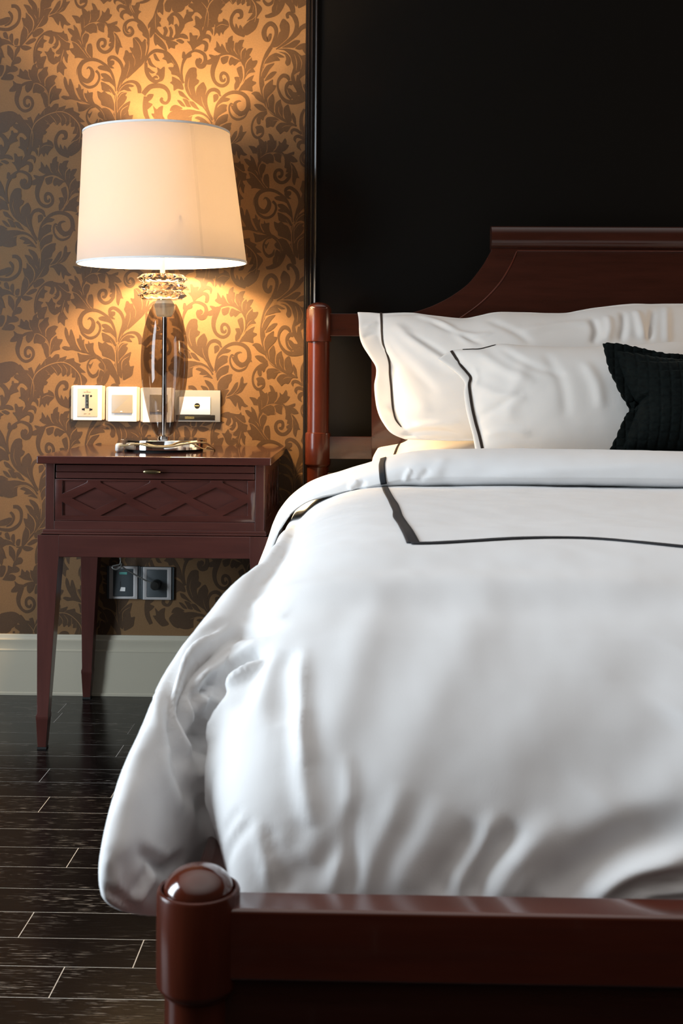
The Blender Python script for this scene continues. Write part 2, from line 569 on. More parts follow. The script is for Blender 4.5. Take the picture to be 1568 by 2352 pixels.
# left-hand scroll
S_('K2', '905,1650 890,1500 850,1360 780,1230 690,1150 580,1090 460,1070 350,1100 280,1170 255,1270 270,1370 330,1440 410,1460 470,1400 490,1320 470,1250 420,1215 385,1250', '15 30 45 50 50 55 65 75 75 75 80 85 85 90 75 55 35 8')
S_('K2', '235,1390 290,1490 380,1560 470,1570 560,1520 610,1420 600,1330 550,1275', '5 40 50 50 45 40 45 50')
S_('K2', '205,1350 212,1240 262,1135', '6 10 5')
F_('K2', '580,1210 640,1180 720,1190 800,1240 840,1330 760,1290 680,1270 610,1250')
F_('K2', '640,1330 720,1320 800,1370 860,1450 900,1580 850,1530 780,1480 700,1470 640,1430 690,1410 650,1370')
F_('K2', '640,1480 700,1490 790,1540 860,1610 900,1700 880,1720 800,1660 720,1650 660,1620 650,1560')
F_('K2', '575,1640 650,1670 700,1640 760,1690 820,1720 860,1800 890,1930 880,2000 800,1950 720,1920 650,1890 640,1830 590,1760')
F_('K2', '640,1960 720,1940 800,1980 870,2050 880,1900 890,1700 925,1700 925,1900 950,2240 970,2400 900,2400 860,2310 800,2240 740,2160 720,2080 680,2000')
S_('K2', '940,1690 1000,1570 1100,1490 1200,1470 1280,1500 1330,1580 1335,1680', '20 35 40 50 65 80 60')
F_('K2', '950,1660 1010,1580 1100,1520 1180,1520 1240,1550 1200,1570 1140,1570 1190,1640 1120,1640 1060,1620 1000,1640')
F_('K2', '935,1800 950,1720 1010,1660 1110,1670 1080,1720 1110,1740 1100,1790 1050,1870 980,1940 940,2000')
F_('K2', '940,2230 930,2050 990,1950 1070,1870 1170,1820 1150,1920 1130,1990 1050,2080 1020,2200 1000,2300')
F_('K2', '1020,2320 1030,2120 1080,2050 1130,1990 1150,2080 1220,2070 1210,2130 1190,2240 1100,2300')
V_('K2', '915,1450 920,1650 890,1850 895,2050 920,2230', 13)
V_('K2', '790,1600 860,1720 890,1850', 10)
V_('K2', '790,1480 870,1590 900,1680', 10)
V_('K2', '780,1950 860,2060 910,2180', 12)
V_('K2', '1110,1500 1010,1580 940,1700', 11)
V_('K2', '1120,1660 1010,1690 935,1810', 10)
V_('K2', '1130,1900 1010,1990 1000,2150', 14)
S_('K2', '930,1640 990,1450 1030,1330 1030,1230 990,1130 920,1060 850,1030 790,1060 775,1120', '25 50 55 55 60 65 60 60 40')
F_('K2', '770,1110 810,1090 880,1100 880,1160 840,1190 885,1230 820,1230 760,1160')
F_('K2', '1080,910 1120,910 1150,950 1200,950 1215,1010 1250,1080 1240,1180 1200,1280 1120,1390 1040,1470 990,1560 1020,1430 1050,1310 1060,1200 1080,1140 1040,1060 1060,1000')
V_('K2', '1150,1100 1150,1220 1100,1380', 8)
F_('K2', '1220,690 1290,670 1340,710 1380,760 1430,700 1460,740 1480,800 1460,930 1420,1080 1380,1170 1260,1290 1100,1430 1180,1300 1245,1180 1255,1080 1210,970 1160,880 1165,850 1220,860 1220,770')
V_('K2', '1235,680 1330,800 1370,940 1360,1070', 10)
S_('K2', '1060,1430 1260,1270 1400,1130 1475,940 1495,760 1480,600 1420,480 1330,390 1230,350', '12 18 25 35 45 50 60 70 50')
F_('K2', '1290,450 1340,420 1420,480 1480,600 1490,720 1460,690 1390,640 1390,590 1330,540')
V_('K2', '1452,740 1468,850 1440,1000', 22)
S_('K2', '1330,390 1230,360 1140,380 1080,440 1070,520 1100,600 1160,630 1210,580 1190,510 1150,500 1120,540', '60 45 50 60 80 90 80 70 50 40 15')
V_('K2', '1060,470 1062,540 1110,605 1170,600 1200,540', 9)
S_('K2', '1330,410 1250,290 1190,210 1120,90 1080,-20 1060,-120 1070,-260 1120,-380', '60 60 60 70 80 65 60 45')
S_('K2', '1200,280 1120,215 1040,222 1010,290 1060,365', '50 70 70 60 8')
S_('K2', '1140,190 1060,125 980,112 945,160 970,225', '50 60 60 50 8')
S_('K2', '1070,70 990,5 920,-8 888,30 900,82', '40 55 55 45 8')
F_('K2', '1300,350 1250,240 1210,150 1190,95 1250,100 1280,50 1340,45 1340,110 1320,180 1370,210 1320,260')
F_('K2', '1160,150 1125,0 1110,-80 1150,-140 1190,-80 1200,0')
V_('K2', '1170,60 1165,140 1215,240', 12)
V_('K2', '1060,-10 1105,110', 10)
# left acanthus
S_('K2', '440,1050 340,900 300,750 310,600 370,490 470,410 580,380 690,400 770,470', '25 40 40 50 55 50 45 50 50')
S_('K2', '760,440 830,560 870,700 850,830 780,920 690,940 610,880 590,790 630,720 700,720 720,780 690,840 650,820', '70 70 55 60 60 60 65 60 55 60 55 50 40')
F_('K2', '760,500 830,540 880,650 880,740 850,820 790,840 780,800 830,760 790,750 800,690 760,670 770,600')
F_('K2', '120,280 220,290 260,320 290,270 330,330 340,470 300,560 270,430 200,420 180,380 150,330')
F_('K2', '290,140 350,160 400,210 430,190 450,240 450,330 420,430 350,490 340,380 290,290 310,250')
F_('K2', '475,65 530,80 570,150 590,190 615,180 620,260 590,340 520,380 440,430 460,330 450,240 460,190 500,170')
F_('K2', '660,190 710,230 770,145 800,190 800,250 840,265 830,300 770,370 700,390 600,380 620,320 660,260')
F_('K2', '740,430 800,430 880,400 940,385 930,440 890,450 950,490 1000,560 940,580 880,570 800,500')
F_('K2', '880,590 940,640 990,740 1010,820 1030,860 980,860 960,940 940,990 905,930 900,850 905,740')
F_('K2', '40,520 100,515 160,550 145,455 190,470 250,560 270,660 310,800 240,720 110,690 130,650 80,600')
F_('K2', '110,690 180,690 250,740 290,820 340,920 300,890 220,800 110,740')
F_('K2', '75,880 150,860 120,760 200,790 290,890 400,1030 440,1060 330,1060 230,1040 170,1050 170,1010 120,960')
F_('K2', '350,530 420,450 480,420 550,440 580,510 580,590 500,590 460,610 400,580')
F_('K2', '560,440 640,410 710,450 700,520 700,585 640,570 590,530')
F_('K2', '310,690 330,620 380,600 430,630 420,690 400,750 370,800 360,900 330,850')
F_('K2', '380,900 400,810 430,790 470,790 490,870 490,1040 440,1010 400,960')
V_('K2', '170,462 225,510 268,640', 14)
V_('K2', '110,740 210,790 300,890', 12)
V_('K2', '330,500 430,430 540,402 600,402', 12)
V_('K2', '320,800 300,690 345,600 400,585 440,612', 14)
V_('K2', '340,850 380,940 430,1005', 12)
V_('K2', '450,240 455,330 425,420', 10)
V_('K2', '640,270 610,330 560,385', 16)
V_('K2', '565,450 585,520 570,590', 16)
V_('K2', '860,580 895,680 880,830', 14)
V_('K2', '700,415 740,460 770,540', 9)
V_('K2', '335,330 345,420', 9)
V_('K2', '270,400 280,500 270,600', 10)
V_('K2', '900,640 960,770', 8)
# sprig with swirl
F_('K1', '1160,1380 1200,1430 1230,1540 1250,1430 1280,1430 1320,1540 1350,1660 1430,1800 1530,1850 1400,1820 1280,1790 1180,1800 1100,1750 1150,1720 1250,1730 1180,1600 1145,1480')
F_('K2', '190,1590 230,1580 240,1510 280,1560 290,1610 330,1600 320,1680 340,1760 380,1830 300,1810 250,1740 210,1650')
F_('K2', '340,1680 390,1680 400,1620 430,1670 495,1660 490,1750 510,1830 580,1930 500,1900 430,1860 370,1780')
F_('K2', '205,1840 280,1870 400,1880 520,1900 470,1920 400,1960 330,2000 240,2010 230,1940')
V_('K1', '1330,1540 1370,1680 1440,1800', 22)
V_('K2', '330,1660 345,1740 400,1830', 16)
S_('K2', '250,1790 400,1850 520,1890 620,1960 690,2060 700,2170 680,2290 600,2400 500,2455 430,2465', '15 30 55 60 55 50 60 60 50 35')
S_('K2', '530,1920 440,1960 385,2060 400,2180 470,2260 550,2230 580,2140', '40 30 30 40 60 55 15')
F_('K2', '400,2040 440,2050 490,2000 460,2080 430,2130')
F_('K2', '580,2060 620,2010 680,2060 705,2150 620,2120')
F_('K2', '610,2150 670,2180 690,2300 620,2400 580,2300')
V_('K2', '620,1950 700,2080 690,2210', 9)
# medallion and tall leaves
S_('K3', '20,1150 90,1000 200,920 310,925 420,960 520,1060 600,1200 650,1380 720,1500', '25 45 60 60 55 50 50 45 40')
S_('K3', '40,1130 50,1280 110,1400 210,1470 300,1440', '50 70 80 70 40')
S_('K3', '90,1050 130,1160 230,1220', '50 60 8')
S_('K3', '190,970 230,1060 290,1100', '40 60 8')
S_('K3', '70,1230 140,1300 205,1305', '40 50 10')
S_('K3', '170,1410 220,1385 255,1410', '40 50 20')
F_('K3', '240,1210 300,1250 340,1215 380,1210 380,1300 370,1400 330,1460 250,1480 280,1410 260,1360 220,1340 250,1290')
F_('K3', '350,950 430,980 500,1080 560,1190 500,1130 430,1150 400,1090 330,1060 370,1020')
F_('K3', '440,1220 530,1210 540,1160 600,1230 650,1400 580,1360 500,1340 490,1290')
F_('K3', '510,1380 600,1420 680,1480 720,1600 690,1620 610,1600 540,1640 530,1540 470,1490 510,1460')
F_('K3', '620,1640 690,1655 750,1720 830,1810 730,1760 650,1720')
F_('K3', '740,1440 760,1340 820,1240 900,1215 950,1240 950,1300 960,1360 950,1420 1000,1450 980,1510 920,1560 930,1660 980,1800 1060,1930 900,1820 800,1720 740,1580')
V_('K3', '820,1400 800,1550 850,1710', 10)
F_('K3', '940,1680 960,1580 1010,1520 1070,1480 1100,1520 1130,1600 1110,1700 1120,1850 1180,2000 1200,2100 1080,1960 990,1830')
V_('K3', '1040,1740 1060,1850 1110,1960', 8)
F_('K3', '600,1810 650,1810 700,1850 750,1920 680,1910')
F_('K3', '700,1780 790,1800 830,1880 850,1930 770,1920 740,1860')
F_('K3', '820,1830 900,1840 960,1920 1000,1980 880,1930')
F_('K3', '500,1920 570,1890 650,1920 700,1960 600,1980 470,2000')
F_('K3', '480,2190 560,2070 680,1995 820,1975 950,2000 860,2060 820,2150 830,2260 720,2290 600,2260')
S_('K3', '-10,1700 110,1570 250,1545 370,1575 445,1660 458,1780 410,1855 345,1845 315,1800 340,1760', '90 90 85 75 60 58 52 60 60 40')
S_('K3', '30,1740 20,1900 40,2060 100,2200', '60 80 85 60')
F_('K3', '60,1720 180,1700 140,1790 80,1840 160,1880 110,1940 60,1960')
F_('K3', '170,1910 230,1970 280,1930 350,1910 340,2000 350,2100 420,2200 300,2240 200,2150 135,2050 190,2040')
# festoon
F_('K3', '290,-30 370,-30 340,80 260,140 240,240 290,320 315,330 300,390 280,400 320,480 260,480 240,520 300,600 370,650 470,670 560,690 540,720 420,740 330,690 240,620 200,590 120,690 105,600 120,490 80,520 80,440 170,310 220,150')
S_('K3', '370,650 400,560 370,490', '50 70 55')
S_('K3', '480,670 500,580 470,490', '50 60 45')
S_('K3', '560,690 650,540 690,430 640,310 560,250 480,285', '50 90 100 80 70 40')
S_('K3', '590,620 600,520 570,440', '40 70 50')
F_('K3', '420,340 480,270 540,310 540,380 530,450 500,430 450,460 450,400')
F_('K3', '690,420 740,290 790,220 820,220 900,220 910,240 860,310 890,370 800,400 720,450')
S_('K3', '785,180 785,240', '35 45')
F_('K3', '560,690 620,630 700,610 770,640 800,700 740,700 660,680 600,700')
F_('K3', '580,730 650,710 710,740 730,760 690,790 620,760')
F_('K3', '400,740 520,740 620,790 570,820 560,880 490,860 450,890 430,820')
F_('K3', '190,600 250,650 340,740 400,830 420,920 330,870 240,800 220,830 180,740')
V_('K3', '210,240 210,400 220,520', 9)
V_('K3', '260,640 390,760 440,880', 12)
F_('K3', '260,130 350,60 350,270 290,220 250,230')
F_('K3', '380,60 430,-10 520,-10 500,60 500,150 470,220 390,200 370,100')
F_('K3', '590,110 620,20 830,-10 800,90 700,140 620,190')
S_('K3', '1090,-60 1150,120 1145,330 1120,480 1060,640 980,760 880,910', '70 60 60 70 80 80 20')
F_('K3', '850,-10 1080,-10 1150,100 1180,300 1160,450 1120,400 1110,270 1090,120 1040,90 980,100 900,60')
F_('K3', '930,190 950,120 1050,70 1130,160 1130,290 1090,250 1000,185')
F_('K3', '1190,330 1210,200 1280,100 1380,60 1460,70 1460,100 1390,170 1420,200 1380,250 1280,270 1200,340')
F_('K3', '1150,460 1200,340 1280,280 1350,270 1330,340 1340,430 1230,450')
F_('K3', '1190,180 1230,20 1270,-60 1460,-60 1470,30 1340,50 1240,110')
V_('K3', '1040,40 1130,150 1165,280 1150,480', 12)
S_('K3', '1090,560 1150,515 1215,540 1240,635', '50 70 60 8')
S_('K3', '1030,700 1110,655 1185,682 1190,770', '50 70 60 8')
S_('K3', '950,830 1050,765 1125,800 1115,900 1080,915', '40 60 70 60 15')
F_('K3', '1020,650 1000,560 960,520 890,480 930,450 920,300 980,310 1020,350 1080,280 1100,290 1090,380 1060,480 1050,620')
F_('K3', '880,910 840,820 780,750 830,740 820,600 860,600 890,650 970,640 960,700 940,780 900,900')
S_('K3', '700,1480 680,1300 700,1160 740,1060 800,980 900,920 1000,930 1090,990 1110,1090 1070,1180 1000,1190 960,1120 975,1060', '40 40 45 60 50 40 50 60 70 95 90 75 40')
F_('K3', '985,1060 1010,1045 1050,1080 1040,1130 1000,1140')
F_('K3', '690,1050 700,940 740,940 760,990 850,970 860,1020 790,1050')
# tall plant at the trim
S_('K4', '960,850 1010,740 1050,600 1030,490 950,430 870,480 830,590 850,690 910,710 950,610', '60 60 60 70 80 80 90 80 90 40')
S_('K4', '960,850 880,980 820,1130 785,1300 790,1500 830,1700 880,1900 980,2030 1130,2130 1300,2220 1420,2270', '70 70 60 60 90 90 60 60 50 50 30')
F_('K4', '980,850 1060,700 1100,590 1130,560 1110,460 1160,350 1210,360 1280,440 1290,560 1260,680 1180,760 1080,840')
S_('K4', '1050,890 1260,745 1370,620 1420,470 1390,330 1310,245 1250,265 1262,335', '20 60 60 70 80 60 60 40')
S_('K4', '1200,800 1400,640 1500,510 1600,460', '30 60 75 95')
F_('K4', '1150,860 1280,790 1380,730 1470,730 1470,770 1380,860 1280,860')
F_('K4', '1390,870 1480,800 1600,780 1620,850 1480,900')
F_('K4', '1080,890 1250,880 1400,925 1500,1005 1600,1000 1600,1300 1500,1400 1420,1490 1420,1420 1480,1290 1400,1330 1330,1380 1340,1280 1360,1200 1310,1050 1260,960 1160,910')
V_('K4', '1380,980 1420,1120 1410,1270', 12)
V_('K4', '1450,980 1510,1120 1490,1250', 12)
V_('K4', '1090,895 1200,920 1290,1000 1325,1090', 14)
F_('K4', '1100,940 1200,950 1270,1000 1310,1080 1300,1160 1250,1190 1210,1130 1230,1060 1200,980')
F_('K4', '830,1140 900,1030 1000,970 1060,960 1200,1030 1120,1040 1060,1010 1120,1090 1040,1100 940,1130 860,1150')
F_('K4', '780,1330 830,1210 920,1160 1020,1140 990,1190 930,1260 880,1350 830,1420')
F_('K4', '840,1460 890,1370 970,1300 1050,1290 1050,1320 980,1400 890,1450')
F_('K4', '820,1780 810,1650 850,1540 900,1490 990,1430 990,1530 1050,1540 1030,1610 970,1680 900,1750 860,1830')
F_('K4', '600,1690 660,1650 750,1670 830,1800 850,1870 760,1830 690,1780 640,1710')
F_('K4', '650,1890 710,1870 800,1890 870,1960 880,1990 780,2000 700,1950')
F_('K4', '900,1940 900,1830 930,1750 990,1690 1020,1800 1010,1930 1010,2040 950,2000')
F_('K4', '1040,2060 1030,1940 1050,1850 1130,1790 1140,1850 1170,1950 1170,2100 1190,2150 1100,2110')
F_('K4', '1200,2150 1180,2020 1200,1930 1270,1880 1300,1980 1330,2080 1330,2170 1290,2200')
F_('K4', '1360,2200 1330,2100 1350,2030 1400,2130 1405,2250')
V_('K4', '1050,920 940,990 850,1100 800,1260', 12)
V_('K4', '1000,1140 880,1175 800,1290 780,1380', 14)
V_('K4', '980,1430 860,1520 815,1640 835,1790', 16)
V_('K4', '980,1690 905,1790 915,1930', 12)
V_('K4', '870,1830 890,1960 1010,2070', 12)
V_('K4', '1035,1850 1025,1980 1045,2070', 10)
V_('K4', '1095,1930 1100,2020 1150,2110', 9)
V_('K4', '1180,1960 1180,2060 1210,2150', 12)
S_('K6', '720,80 560,110 440,210 380,350 380,500 430,610 510,650 600,600 630,510 600,430 540,400', '80 60 50 45 50 60 60 55 50 70 60')
F_('K6', '490,200 600,100 720,110 660,180 640,250 610,265 580,230 570,330 530,360 490,320 480,260')
F_('K6', '450,410 520,380 600,390 620,460 600,540 540,550 490,580 470,540 480,480')
F_('K6', '680,250 720,190 800,180 900,190 1000,260 950,280 920,320 860,415 800,400 720,430 690,400 690,320')
F_('K6', '920,460 920,400 1000,320 1100,310 1250,350 1380,390 1270,390 1200,490 1160,530 1100,510 1020,575 980,530')
V_('K6', '850,270 950,260 1010,265', 8)
V_('K6', '1050,430 1130,385 1260,385', 10)
# scroll facing left
S_('K4', '1290,1450 1240,1380 1160,1370 1090,1460 1080,1580 1130,1720 1230,1820 1360,1840 1500,1800 1600,1740', '40 70 70 50 35 50 70 90 110 90')
S_('K4', '1330,1500 1270,1500 1230,1580 1260,1700 1340,1770', '80 70 60 80 90')
F_('K4', '1250,1600 1310,1600 1380,1680 1460,1730 1600,1690 1600,1800 1400,1820 1300,1730')
F_('K4', '1290,1460 1365,1470 1330,1540')
F_('K4', '1470,1660 1540,1540 1600,1510 1600,1670')
V_('K4', '1245,1610 1270,1690 1320,1750', 14)
F_('K4', '980,230 975,130 1040,60 1065,150 1040,230')
S_('K4', '860,300 960,290 1080,220 1160,80 1180,-20', '50 60 80 80 50')
V_('K4', '1070,90 1055,190', 10)


# the stretch of the repeat that the lamp hides: more acanthus and a sprig
FR['K2a'] = (284, 322, 7.84)
FR['K2b'] = (268, 268, 7.84)
FR['K1b'] = (118, 268, 7.84)
_i0 = next(i for i, q in enumerate(SHP) if q[1] == 'K2' and q[2][0] == (440, 1050))
_i1 = next(i for i, q in enumerate(SHP) if q[1] == 'K1' and q[2][0] == (1160, 1380))
_i2 = next(i for i, q in enumerate(SHP) if q[1] == 'K3')
SHP += [(k_, 'K2a', p_, w_) for k_, f_, p_, w_ in SHP[_i0:_i1]]
SHP += [(k_, f_ + 'b', p_, w_) for k_, f_, p_, w_ in SHP[_i1:_i2]]


def fpx(fr, p):
    ox, oy, s = FR[fr]
    return ox + p[0] / s, oy + p[1] / s


def wall_xz(px, py):
    q = at(px, py, W)
    return q.x, q.z


def wallpaper_shapes():
    """list of (layer, 2-D points, triangles) in wall metres"""
    out = []
    for kind, fr, pts, ws in SHP:
        if kind == 'F':
            q = crom(pts, 3, True, .42)
            P = [wall_xz(*fpx(fr, p)) for p in q]
            tri = tessellate_polygon([[Vector((x, z, 0)) for x, z in P]])
            out.append((0, P, [tuple(t) for t in tri]))
        else:
            if len(ws) == 1:
                n = len(pts)
                ws = [ws[0] * (.35 if i in (0, n - 1) else 1) for i in range(n)]
            q = crom([(*p, w) for p, w in zip(pts, ws)], 5)
            L = []
            n = len(q)
            for i in range(n):
                a, b2 = q[max(i - 1, 0)], q[min(i + 1, n - 1)]
                t = np.array([b2[0] - a[0], b2[1] - a[1]])
                t = t / (np.hypot(*t) + 1e-9)
                nx, ny = -t[1], t[0]
                h = max(q[i][2], 2) * .5
                L.append((q[i][0] + nx * h, q[i][1] + ny * h))
                L.append((q[i][0] - nx * h, q[i][1] - ny * h))
            P = [wall_xz(*fpx(fr, p)) for p in L]
            tri = []
            for i in range(n - 1):
                tri += [(2 * i, 2 * i + 1, 2 * i + 3), (2 * i, 2 * i + 3, 2 * i + 2)]
            out.append((1 if kind == 'V' else 0, P, tri))
    return out


def wallpaper_mats():
    m1, nt, b = mat('wallpaper_gold_ground')
    v = mapped(nt, (1, 1, 1))
    n = noise_node(nt, 260, 3, v)
    r = ramp(nt, n.outputs['Fac'], [(.3, (.155, .082, .032)), (.7, (.177, .096, .039))])
    nt.links.new(r.outputs[0], b.inputs['Base Color'])
    b.inputs['Roughness'].default_value = .6
    b.inputs['Specular IOR Level'].default_value = .3
    m2, nt, b = mat('wallpaper_brown_scroll')
    v = mapped(nt, (1, 1, 1))
    n = noise_node(nt, 260, 3, v)
    r = ramp(nt, n.outputs['Fac'], [(.3, (.054, .0268, .0102)), (.7, (.064, .0325, .0128))])
    nt.links.new(r.outputs[0], b.inputs['Base Color'])
    b.inputs['Roughness'].default_value = .5
    b.inputs['Specular IOR Level'].default_value = .35
    return m1, m2


XL_ROOM, XR_ROOM, H_ROOM, Y_BACK = -2.45, 3.2, 2.75, -2.2


def build_wall():
    a0 = Vector(wall_xz(200, 170))
    av = Vector(wall_xz(605.5, 469.6)) - a0
    bv = Vector(wall_xz(202, 745.6)) - a0
    shapes = wallpaper_shapes()
    x0, x1, z0, z1 = XL_ROOM, -.16, 0., H_ROOM
    mb = MB()
    mb.add([(x0, W, z0), (XR_ROOM, W, z0), (XR_ROOM, W, z1), (x0, W, z1)], [(0, 1, 2, 3)], 0)
    for i in range(-7, 4):
        for j in range(-9, 9):
            o = av * i + bv * j
            for k, (layer, P, tri) in enumerate(shapes):
                Q = [(x + o.x, z + o.y) for x, z in P]
                cxs = [q[0] for q in Q]
                czs = [q[1] for q in Q]
                if max(cxs) < x0 + .02 or min(cxs) > x1 or max(czs) < .12 or min(czs) > z1:
                    continue
                if min(cxs) < x0 or max(cxs) > x1 + .10 or max(czs) > z1 or min(czs) < .0:
                    continue
                y = W - (.0002 if layer == 0 else .0005) - k * 1.5e-6
                mb.add([(x, y, z) for x, z in Q], tri, 1 - layer)
    m1, m2 = wallpaper_mats()
    ob = mb.build('wall_back', [m1, m2], fix=False)
    # all faces look into the room
    me = ob.data
    bm = bmesh.new()
    bm.from_mesh(me)
    bm.normal_update()
    bmesh.ops.reverse_faces(bm, faces=[f for f in bm.faces if f.normal.y > 0])
    bm.to_mesh(me)
    bm.free()
    tag(ob, 'gold wallpaper with brown acanthus scrolls behind the bedside table', None, None, 'structure')


build_wall()


# ------------------------------------------------------------------ room shell
def floor_mat():
    m, nt, b = mat('espresso_oak_planks')
    at_ = nt.nodes.new('ShaderNodeAttribute')
    at_.attribute_name = 'plank'
    tc = nt.nodes.new('ShaderNodeTexCoord')
    sc = nt.nodes.new('ShaderNodeVectorMath')
    sc.operation = 'SCALE'
    sc.inputs['Scale'].default_value = 17.0
    nt.links.new(at_.outputs['Color'], sc.inputs[0])
    ad = nt.nodes.new('ShaderNodeVectorMath')
    nt.links.new(tc.outputs['Object'], ad.inputs[0])
    nt.links.new(sc.outputs[0], ad.inputs[1])
    mp = nt.nodes.new('ShaderNodeMapping')
    mp.inputs['Scale'].default_value = (3.2, 26, 1)
    nt.links.new(ad.outputs[0], mp.inputs['Vector'])
    # ring-like cathedral figure
    wv = nt.nodes.new('ShaderNodeTexWave')
    wv.wave_type = 'RINGS'
    wv.inputs['Scale'].default_value = 2.3
    wv.inputs['Distortion'].default_value = 5.5
    wv.inputs['Detail'].default_value = 3
    wv.inputs['Detail Scale'].default_value = .7
    nt.links.new(mp.outputs[0], wv.inputs['Vector'])
    r1 = ramp(nt, wv.outputs['Fac'], [(.90, (0, 0, 0)), (.985, (1, 1, 1))])
    # broken pores
    mp2 = nt.nodes.new('ShaderNodeMapping')
    mp2.inputs['Scale'].default_value = (30, 330, 1)
    nt.links.new(ad.outputs[0], mp2.inputs['Vector'])
    n2 = noise_node(nt, 1, 4, mp2.outputs[0])
    r2 = ramp(nt, n2.outputs['Fac'], [(.55, (0, 0, 0)), (.70, (1, 1, 1))])
    mp3 = nt.nodes.new('ShaderNodeMapping')
    mp3.inputs['Scale'].default_value = (3.5, 12, 1)
    nt.links.new(ad.outputs[0], mp3.inputs['Vector'])
    n3 = noise_node(nt, 1.6, 3, mp3.outputs[0])
    r3 = ramp(nt, n3.outputs['Fac'], [(.42, (.03, .03, .03)), (.70, (1, 1, 1))])
    mul = nt.nodes.new('ShaderNodeMix')
    mul.data_type = 'RGBA'
    mul.blend_type = 'MULTIPLY'
    mul.inputs[0].default_value = 1
    nt.links.new(r1.outputs[0], mul.inputs[6])
    nt.links.new(r2.outputs[0], mul.inputs[7])
    add = nt.nodes.new('ShaderNodeMix')
    add.data_type = 'RGBA'
    add.blend_type = 'ADD'
    add.inputs[0].default_value = .45
    nt.links.new(mul.outputs[2], add.inputs[6])
    nt.links.new(r2.outputs[0], add.inputs[7])
    mul2 = nt.nodes.new('ShaderNodeMix')
    mul2.data_type = 'RGBA'
    mul2.blend_type = 'MULTIPLY'
    mul2.inputs[0].default_value = 1
    nt.links.new(add.outputs[2], mul2.inputs[6])
    nt.links.new(r3.outputs[0], mul2.inputs[7])
    mx = nt.nodes.new('ShaderNodeMix')
    mx.data_type = 'RGBA'
    mx.inputs[6].default_value = (.0036, .0027, .0025, 1)
    mx.inputs[7].default_value = (.34, .30, .26, 1)
    bw = nt.nodes.new('ShaderNodeRGBToBW')
    nt.links.new(mul2.outputs[2], bw.inputs[0])
    cl = nt.nodes.new('ShaderNodeClamp')
    nt.links.new(bw.outputs[0], cl.inputs[0])
    nt.links.new(cl.outputs[0], mx.inputs[0])
    nt.links.new(mx.outputs[2], b.inputs['Base Color'])
    b.inputs['Roughness'].default_value = .17
    b.inputs['Specular IOR Level'].default_value = .18
    bump(nt, b, n2.outputs['Fac'], .12, .001)
    return m


def build_floor():
    mb = MB()
    gap = .00075
    pw = .0882
    y_edge = at_z(0, 1734.7, 0).y
    joints = {}
    for (px, py) in ((82, 2089), (152, 2214), (332, 2155), (183, 1943), (115, 1765), (276, 1797)):
        q = at_z(px, py, 0)
        r = math.floor((q.y - y_edge) / pw + .5 - .5)
        joints.setdefault(math.floor((q.y - .01 - y_edge) / pw), []).append(q.x)
    n0 = math.floor((Y_BACK - y_edge) / pw)
    n1 = math.ceil((W - y_edge) / pw)
    cols = []
    rnd = random.Random(3)
    for r in range(n0, n1):
        ya, yb = y_edge + r * pw + gap, min(y_edge + (r + 1) * pw - gap, W)
        js = joints.get(r)
        xs = []
        start = js[0] if js else rnd.uniform(-1.2, .2)
        x = start
        while x > XL_ROOM:
            xs.append(x)
            x -= rnd.uniform(.75, 1.15)
        x = start + rnd.uniform(.75, 1.15)
        while x < XR_ROOM:
            xs.append(x)
            x += rnd.uniform(.75, 1.15)
        xs = sorted(xs + [XL_ROOM, XR_ROOM])
        for xa, xb in zip(xs, xs[1:]):
            if xb - xa < .01:
                continue
            mb.box(xa + gap, xb - gap, ya, yb, -.012, 0, 0)
            cols.append((rnd.random(), rnd.random(), rnd.random(), 1))
    nb = len(cols)
    mb.add([(XL_ROOM, Y_BACK, -.0003), (XR_ROOM, Y_BACK, -.0003), (XR_ROOM, W, -.0003), (XL_ROOM, W, -.0003)], [(0, 1, 2, 3)], 1)
    me_m = simple('pale_groove_filler', (.50, .48, .45), .6)
    ob = mb.build('floor', [floor_mat(), me_m], fix=False)
    me = ob.data
    at_ = me.color_attributes.new('plank', 'FLOAT_COLOR', 'CORNER')
    arr = np.zeros((len(me.loops), 4), np.float32)
    for k, c in enumerate(cols):
        arr[k * 24:(k + 1) * 24] = c
    at_.data.foreach_set('color', arr.ravel())
    bm = bmesh.new()
    bm.from_mesh(me)
    bmesh.ops.recalc_face_normals(bm, faces=bm.faces)
    bm.to_mesh(me)
    bm.free()
    tag(ob, 'dark espresso plank floor with pale joint lines', None, None, 'structure')


build_floor()

# baseboard: stepped cream profile
mb = MB()
bh = .1625
prof = [(0, 0), (.017, 0), (.017, .006), (.015, .008), (.015, .118), (.0155, .119), (.0155, .1215), (.0125, .124), (.0115, .142), (.0125, .146),
        (.0125, .149), (.0095, .1515), (.0075, .156), (.0075, .159), (.006, bh), (0, bh)]
vs, fs = [], []
for x in (XL_ROOM, -.172):
    vs += [(x, W - d, z) for d, z in prof]
n = len(prof)
fs = [(i, (i + 1) % n, (i + 1) % n + n, i + n) for i in range(n)] + [tuple(range(n)), tuple(range(2 * n - 1, n - 1, -1))]
mb.add(vs, fs)
bb = mb.build('baseboard_back', CREAM, smooth=25)
tag(bb, 'tall cream moulded baseboard under the gold wallpaper', None, None, 'structure')

